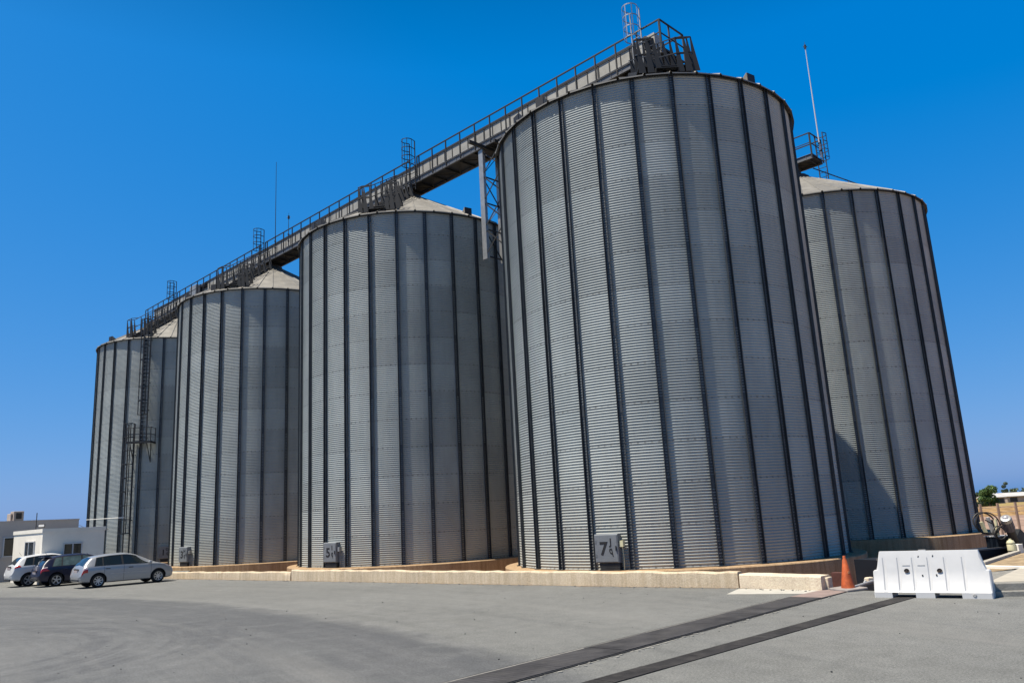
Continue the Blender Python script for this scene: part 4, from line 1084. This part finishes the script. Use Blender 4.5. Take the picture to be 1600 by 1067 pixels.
mb = MB(); q0_ = gp(1535, 880.5, .27); mb.beam(q0_, q0_ + dgd * 16, .16, .10); o = tag(obj('diagonal_kerb', mb, M_slab), 'tan concrete kerb running diagonally behind the dry soil patch', 'kerb'); bevel(o, .015)
# dark steel trough between the plinths
a_, c_ = at(1352, 873, 25.0), at(1566, 858, 27.5)
t = thing('grain_trough', 'long dark blue steel trough lying behind the white barrier', 'trough')
dd = (c_ - a_).normalized(); dd.z = 0
a_.z = -.15; c_.z = -.15
mb = MB(); mb.beam(a_, c_, .9, .95); obj('casing', mb, M_blue, t)
for z in (.345, .02, -.3):
    mb = MB(); mb.beam(Vector((a_.x, a_.y, z)) + Vector((.15, -.46, 0)), Vector((c_.x, c_.y, z)) + Vector((.15, -.46, 0)), .06, .05); obj('flange', mb, M_blue if z < .3 else M_strip, t)
q = at(1562, 846, 27.2); mb = MB(); mb.box((q.x, q.y, .5), (.62, .5, .36), .2); o = tag(obj('blue_box', mb, M_blue), 'dark blue steel box beside the silo plinth at far right', 'box'); bevel(o, .02)
mb = MB(); mb.box((q.x, q.y, .70), (.66, .54, .03), .2); o['label'] = 'dark blue steel box with a pale lid beside the far right plinth'; lid = obj('lid', mb, M_frame)
lid.parent = o
# auger tube with motor
p1 = at(1571, 809, 26.0); p2 = at(1588, 852, 26.6); ax = (p2 - p1).normalized()
t = thing('grain_auger', 'dark inclined auger tube with a round pale motor end', 'machine')
mb = MB(); mb.tube([p1 + ax * .12, p1 + ax * .5], .15, 18); o = obj('motor', mb, M_motor, t, 40)
mb = MB()
for k in range(10):
    a0 = 2 * PI * k / 10; u_ = ax.orthogonal().normalized(); w_ = ax.cross(u_)
    mb.beam(p1 + ax * .14 + (u_ * cos(a0) + w_ * sin(a0)) * .155, p1 + ax * .48 + (u_ * cos(a0) + w_ * sin(a0)) * .155, .012, .03)
obj('cooling_fin', mb, M_motor, t)
fa = (Vector((0, 0, EYE)) - p1).normalized()
mb = MB(); mb.tube([p1 + ax * .12, p1 + ax * .04, p1, p1 - ax * .02], [.165, .165, .15, .09], 20); obj('fan_cover', mb, M_galv, t, 40)
mb = MB(); mb.tube([p1 - ax * .02, p1 - ax * .03], .088, 16); obj('fan_grille', mb, M_motor, t)
mb = MB(); mb.tube([p1 - ax * .03, p1 - ax * .045], .04, 12); obj('fan_hub', mb, M_frame, t)
mb = MB(); mb.tube([p1 + ax * .5, p2], .13, 16); mb.tube([p2, p2 + Vector((.5, .2, -.6))], .2, 12); obj('auger_tube', mb, M_dark, t, 40)
mb = MB(); mb.prism([at(1584, 850, 26.5), at(1594, 826, 26.5), at(1640, 868, 26.5), at(1600, 872, 26.5)], (0, .5, 0)); obj('hopper_side', mb, M_dark, t)
# hose coils
def coil(cx, cy, Y, rx, ry, n, label, tilt=0):
    c = at(cx, cy, Y); s = Y / F; pts = []; rr = random.Random(int(cx))
    for i in range(28 * n):
        a0 = 2 * PI * i / 28; g = 1 + .10 * sin(i * .23) + rr.uniform(-.015, .015)
        pts.append(c + Vector((rx * s * cos(a0) * g, .12 * sin(a0 * .5 + 1), ry * s * sin(a0) * g + rx * s * cos(a0) * tilt)))
    mb = MB(); mb.tube(pts, .022, 6); tag(obj('hose_coil', mb, M_cable, None, 60), label, 'hose', 'black hoses by the auger')
coil(1541, 819, 27.0, 17, 16, 3, 'wide loose loops of dark hose against the edge of the far right silo', -.15)
coil(1564, 833, 26.8, 9.5, 9.5, 2, 'small round coil of dark hose next to the auger')
mb = MB(); P_ = [at(1539, 812, 27.1), at(1549, 817, 27.1), at(1561, 823, 27), at(1568, 812, 26.8), at(1574, 806, 26.5)]
mb.tube(P_, .02, 6); tag(obj('hose', mb, M_cable, None, 60), 'single dark hose hanging between the coils and the motor', 'hose', 'black hoses by the auger')
t = thing('hose_rack', 'leaning pale timber and steel pieces under the loose hose loops', 'rack')
for i, (x0, y0, x1, y1, m) in enumerate(((1533, 815, 1541, 833, M_can), (1543, 808, 1552, 832, M_scuff), (1548, 812, 1556, 836, M_dark), (1536, 833, 1560, 833, M_dark))):
    mb = MB(); mb.beam(at(x0, y0, 27.3), at(x1, y1, 27.3), .14, .06); obj(['leaning_board', 'leaning_bar', 'leaning_bar', 'cross_piece'][i], mb, m, t)
mb = MB(); p = at(1560, 838, 27.0); mb.tube([Vector((p.x, p.y, LOW)), Vector((p.x, p.y, 1.25))], .05, 8); tag(obj('short_post', mb, M_can), 'thin pale post standing inside the small hose coil', 'post')
p = at(1581, 858, 25.6); p.z = .2
t = thing('canister', 'upright yellowish plastic canister on the diagonal kerb', 'canister', p)
mb = MB(); mb.lathe([(0, 0), (.11, 0), (.12, .03), (.12, .36), (.09, .42), (.04, .44), (.04, .48), (0, .48)], 18); obj('bottle', mb, M_can, t, 40)
mb = MB(); mb.lathe([(.125, .10), (.125, .13)], 18); mb.lathe([(.125, .33), (.125, .35)], 18); obj('band', mb, M_black, t)
mb = MB(); p = at(1591, 858, 25.6); mb.box((p.x, p.y, .36), (.22, .2, .30), .4); o = tag(obj('small_crate', mb, M_bwhite), 'small pale crate right of the yellowish canister', 'crate'); bevel(o, .01)

# earth bank, pink block wall with posts, field things
b = MB(); vs = []; fs = []; nx, ny = 90, 10; rr = random.Random(5)
for j in range(ny + 1):
    for i in range(nx + 1):
        x = -60 + i * 3.0; y = 114 + j * 1.3
        hgt = 1.35 * max(0, sin(PI * min(1, j / ny * 1.0))) ** .7 * (1 + .12 * sin(i * .37) + .08 * sin(i * 1.3)) if 0 < j < ny else 0
        vs.append((x, y, LOW - .02 + hgt + (rr.uniform(-.09, .09) if 0 < j < ny else 0)))
for j in range(ny):
    for i in range(nx): fs.append((j * (nx + 1) + i, j * (nx + 1) + i + 1, (j + 1) * (nx + 1) + i + 1, (j + 1) * (nx + 1) + i))
b.add(vs, fs); struct('earth_bank', b, mat('orange_earth', (.19, .10, .042), .95, 0, .4, .8, detail=9, bump=.9, bscale=5, col2=(.27, .17, .065)), smooth=180)
W0 = at(1518, 835, 58); W1 = at(1720, 828, 58)
t = thing('post_fence', 'row of pinkish concrete posts with wires across the bare red ground at far right', 'fence')
for x in (1532.5, 1560, 1588, 1616, 1644):
    q = at(x, 800, 57.8); mb = MB(); mb.box((q.x, 57.75, .12), (.14, .12, 2.5)); obj('post', mb, M_post, t)
for z in (.75, 1.08):
    mb = MB(); mb.tube([(W0.x, 57.75, z), (W1.x, 57.75, z)], .018, 5); obj('wire', mb, M_shedw, t)
def leaf_cloud(mb, c, rad, n, size, rr, squash=1.0):
    lobes = [(Vector((rr.gauss(0, .42), rr.gauss(0, .42), rr.gauss(.0, .36) * squash)) * rad, rr.uniform(.32, .6) * rad) for _ in range(16)]
    for i in range(n):
        lc, lr = rr.choice(lobes); v = Vector((rr.gauss(0, 1), rr.gauss(0, 1), rr.gauss(0, 1))).normalized() * lr * rr.uniform(.55, 1.05) ** .6
        v.z *= .8; p = c + lc + v
        nrm = Vector((rr.gauss(0, 1), rr.gauss(0, 1), rr.gauss(.3, 1))).normalized(); a_ = nrm.orthogonal().normalized(); b_ = nrm.cross(a_)
        s_ = size * rr.uniform(.6, 1.3)
        mb.add([p - a_ * s_, p + b_ * s_ * .5, p + a_ * s_, p - b_ * s_ * .5], [(0, 1, 2, 3)])
def tree(px, Y, top, rad, label, m, group):
    rr = random.Random(int(px)); q = at(px, 780, Y); hgt = top - LOW
    t = thing('tree', label, 'tree', (q.x, Y, LOW), 0, group)
    mb = MB(); mb.tube([(0, 0, 0), (.1, 0, hgt * .3), (.05, .1, hgt * .7)], [.28, .2, .08], 8)
    for k in range(5):
        a_ = k * 1.3; mb.tube([(.08, 0, hgt * .3), (rad * .5 * cos(a_), rad * .5 * sin(a_), hgt * .6)], [.12, .04], 6)
    obj('trunk', mb, M_bark, t, 60)
    mb = MB(); leaf_cloud(mb, Vector((0, 0, hgt * .56)), rad, 5200, .17, rr, hgt / (2 * rad)); obj('crown', mb, m, t)
tree(1545, 150, 3.5, 1.75, 'round dense green tree at the edge of the straw field', M_leaf, 'trees beyond the field')
tree(1534, 160, 1.6, 1.2, 'low grey green bush beside the round tree, at the silo edge', M_leafd, 'trees beyond the field')
tree(1573, 260, 4.9, 1.15, 'slim dark tree standing before the white sheds', M_leafd, 'trees beyond the field')
mb = MB(); rr = random.Random(9)
for i in range(60):
    x = 180 + i * 5.5 + rr.uniform(-2, 2); hh = rr.uniform(1.6, 3.4)
    leaf_cloud(mb, Vector((x, 420 + rr.uniform(-14, 14), LOW + hh * .9)), hh * 1.1, 170, .75, rr, .9)
o = obj('far_woods', mb, M_leafd); o['kind'] = 'stuff'
for i, (x0, x1, Y, lab) in enumerate(((1551, 1569, 240, 'low white-roofed shed right behind the round tree'), (1573, 1660, 250, 'long low white-roofed shed at far right edge beyond the field'))):
    a_, c_ = at(x0, 775, Y), at(x1, 773, Y)
    t = thing('farm_shed', lab, 'shed', (a_.x, Y, LOW), 0, 'sheds beyond the field'); L_ = c_.x - a_.x
    mb = MB(); mb.box((L_ / 2, 4, .95), (L_, 8, 1.9)); obj('wall', mb, M_shedw, t)
    mb = MB(); mb.prism([(-.3, -.6, 1.9), (-.3, 4, 3.0), (-.3, 8.6, 1.9), (-.3, 8.6, 1.78), (-.3, -.6, 1.78)], (L_ + .6, 0, 0)); obj('roof', mb, M_shed, t)
    for k in range(max(1, int(L_ / 5))):
        mb = MB(); mb.box((2 + k * 5, -.02, .85), (2.2, .1, 1.3)); obj('opening', mb, M_dark, t)
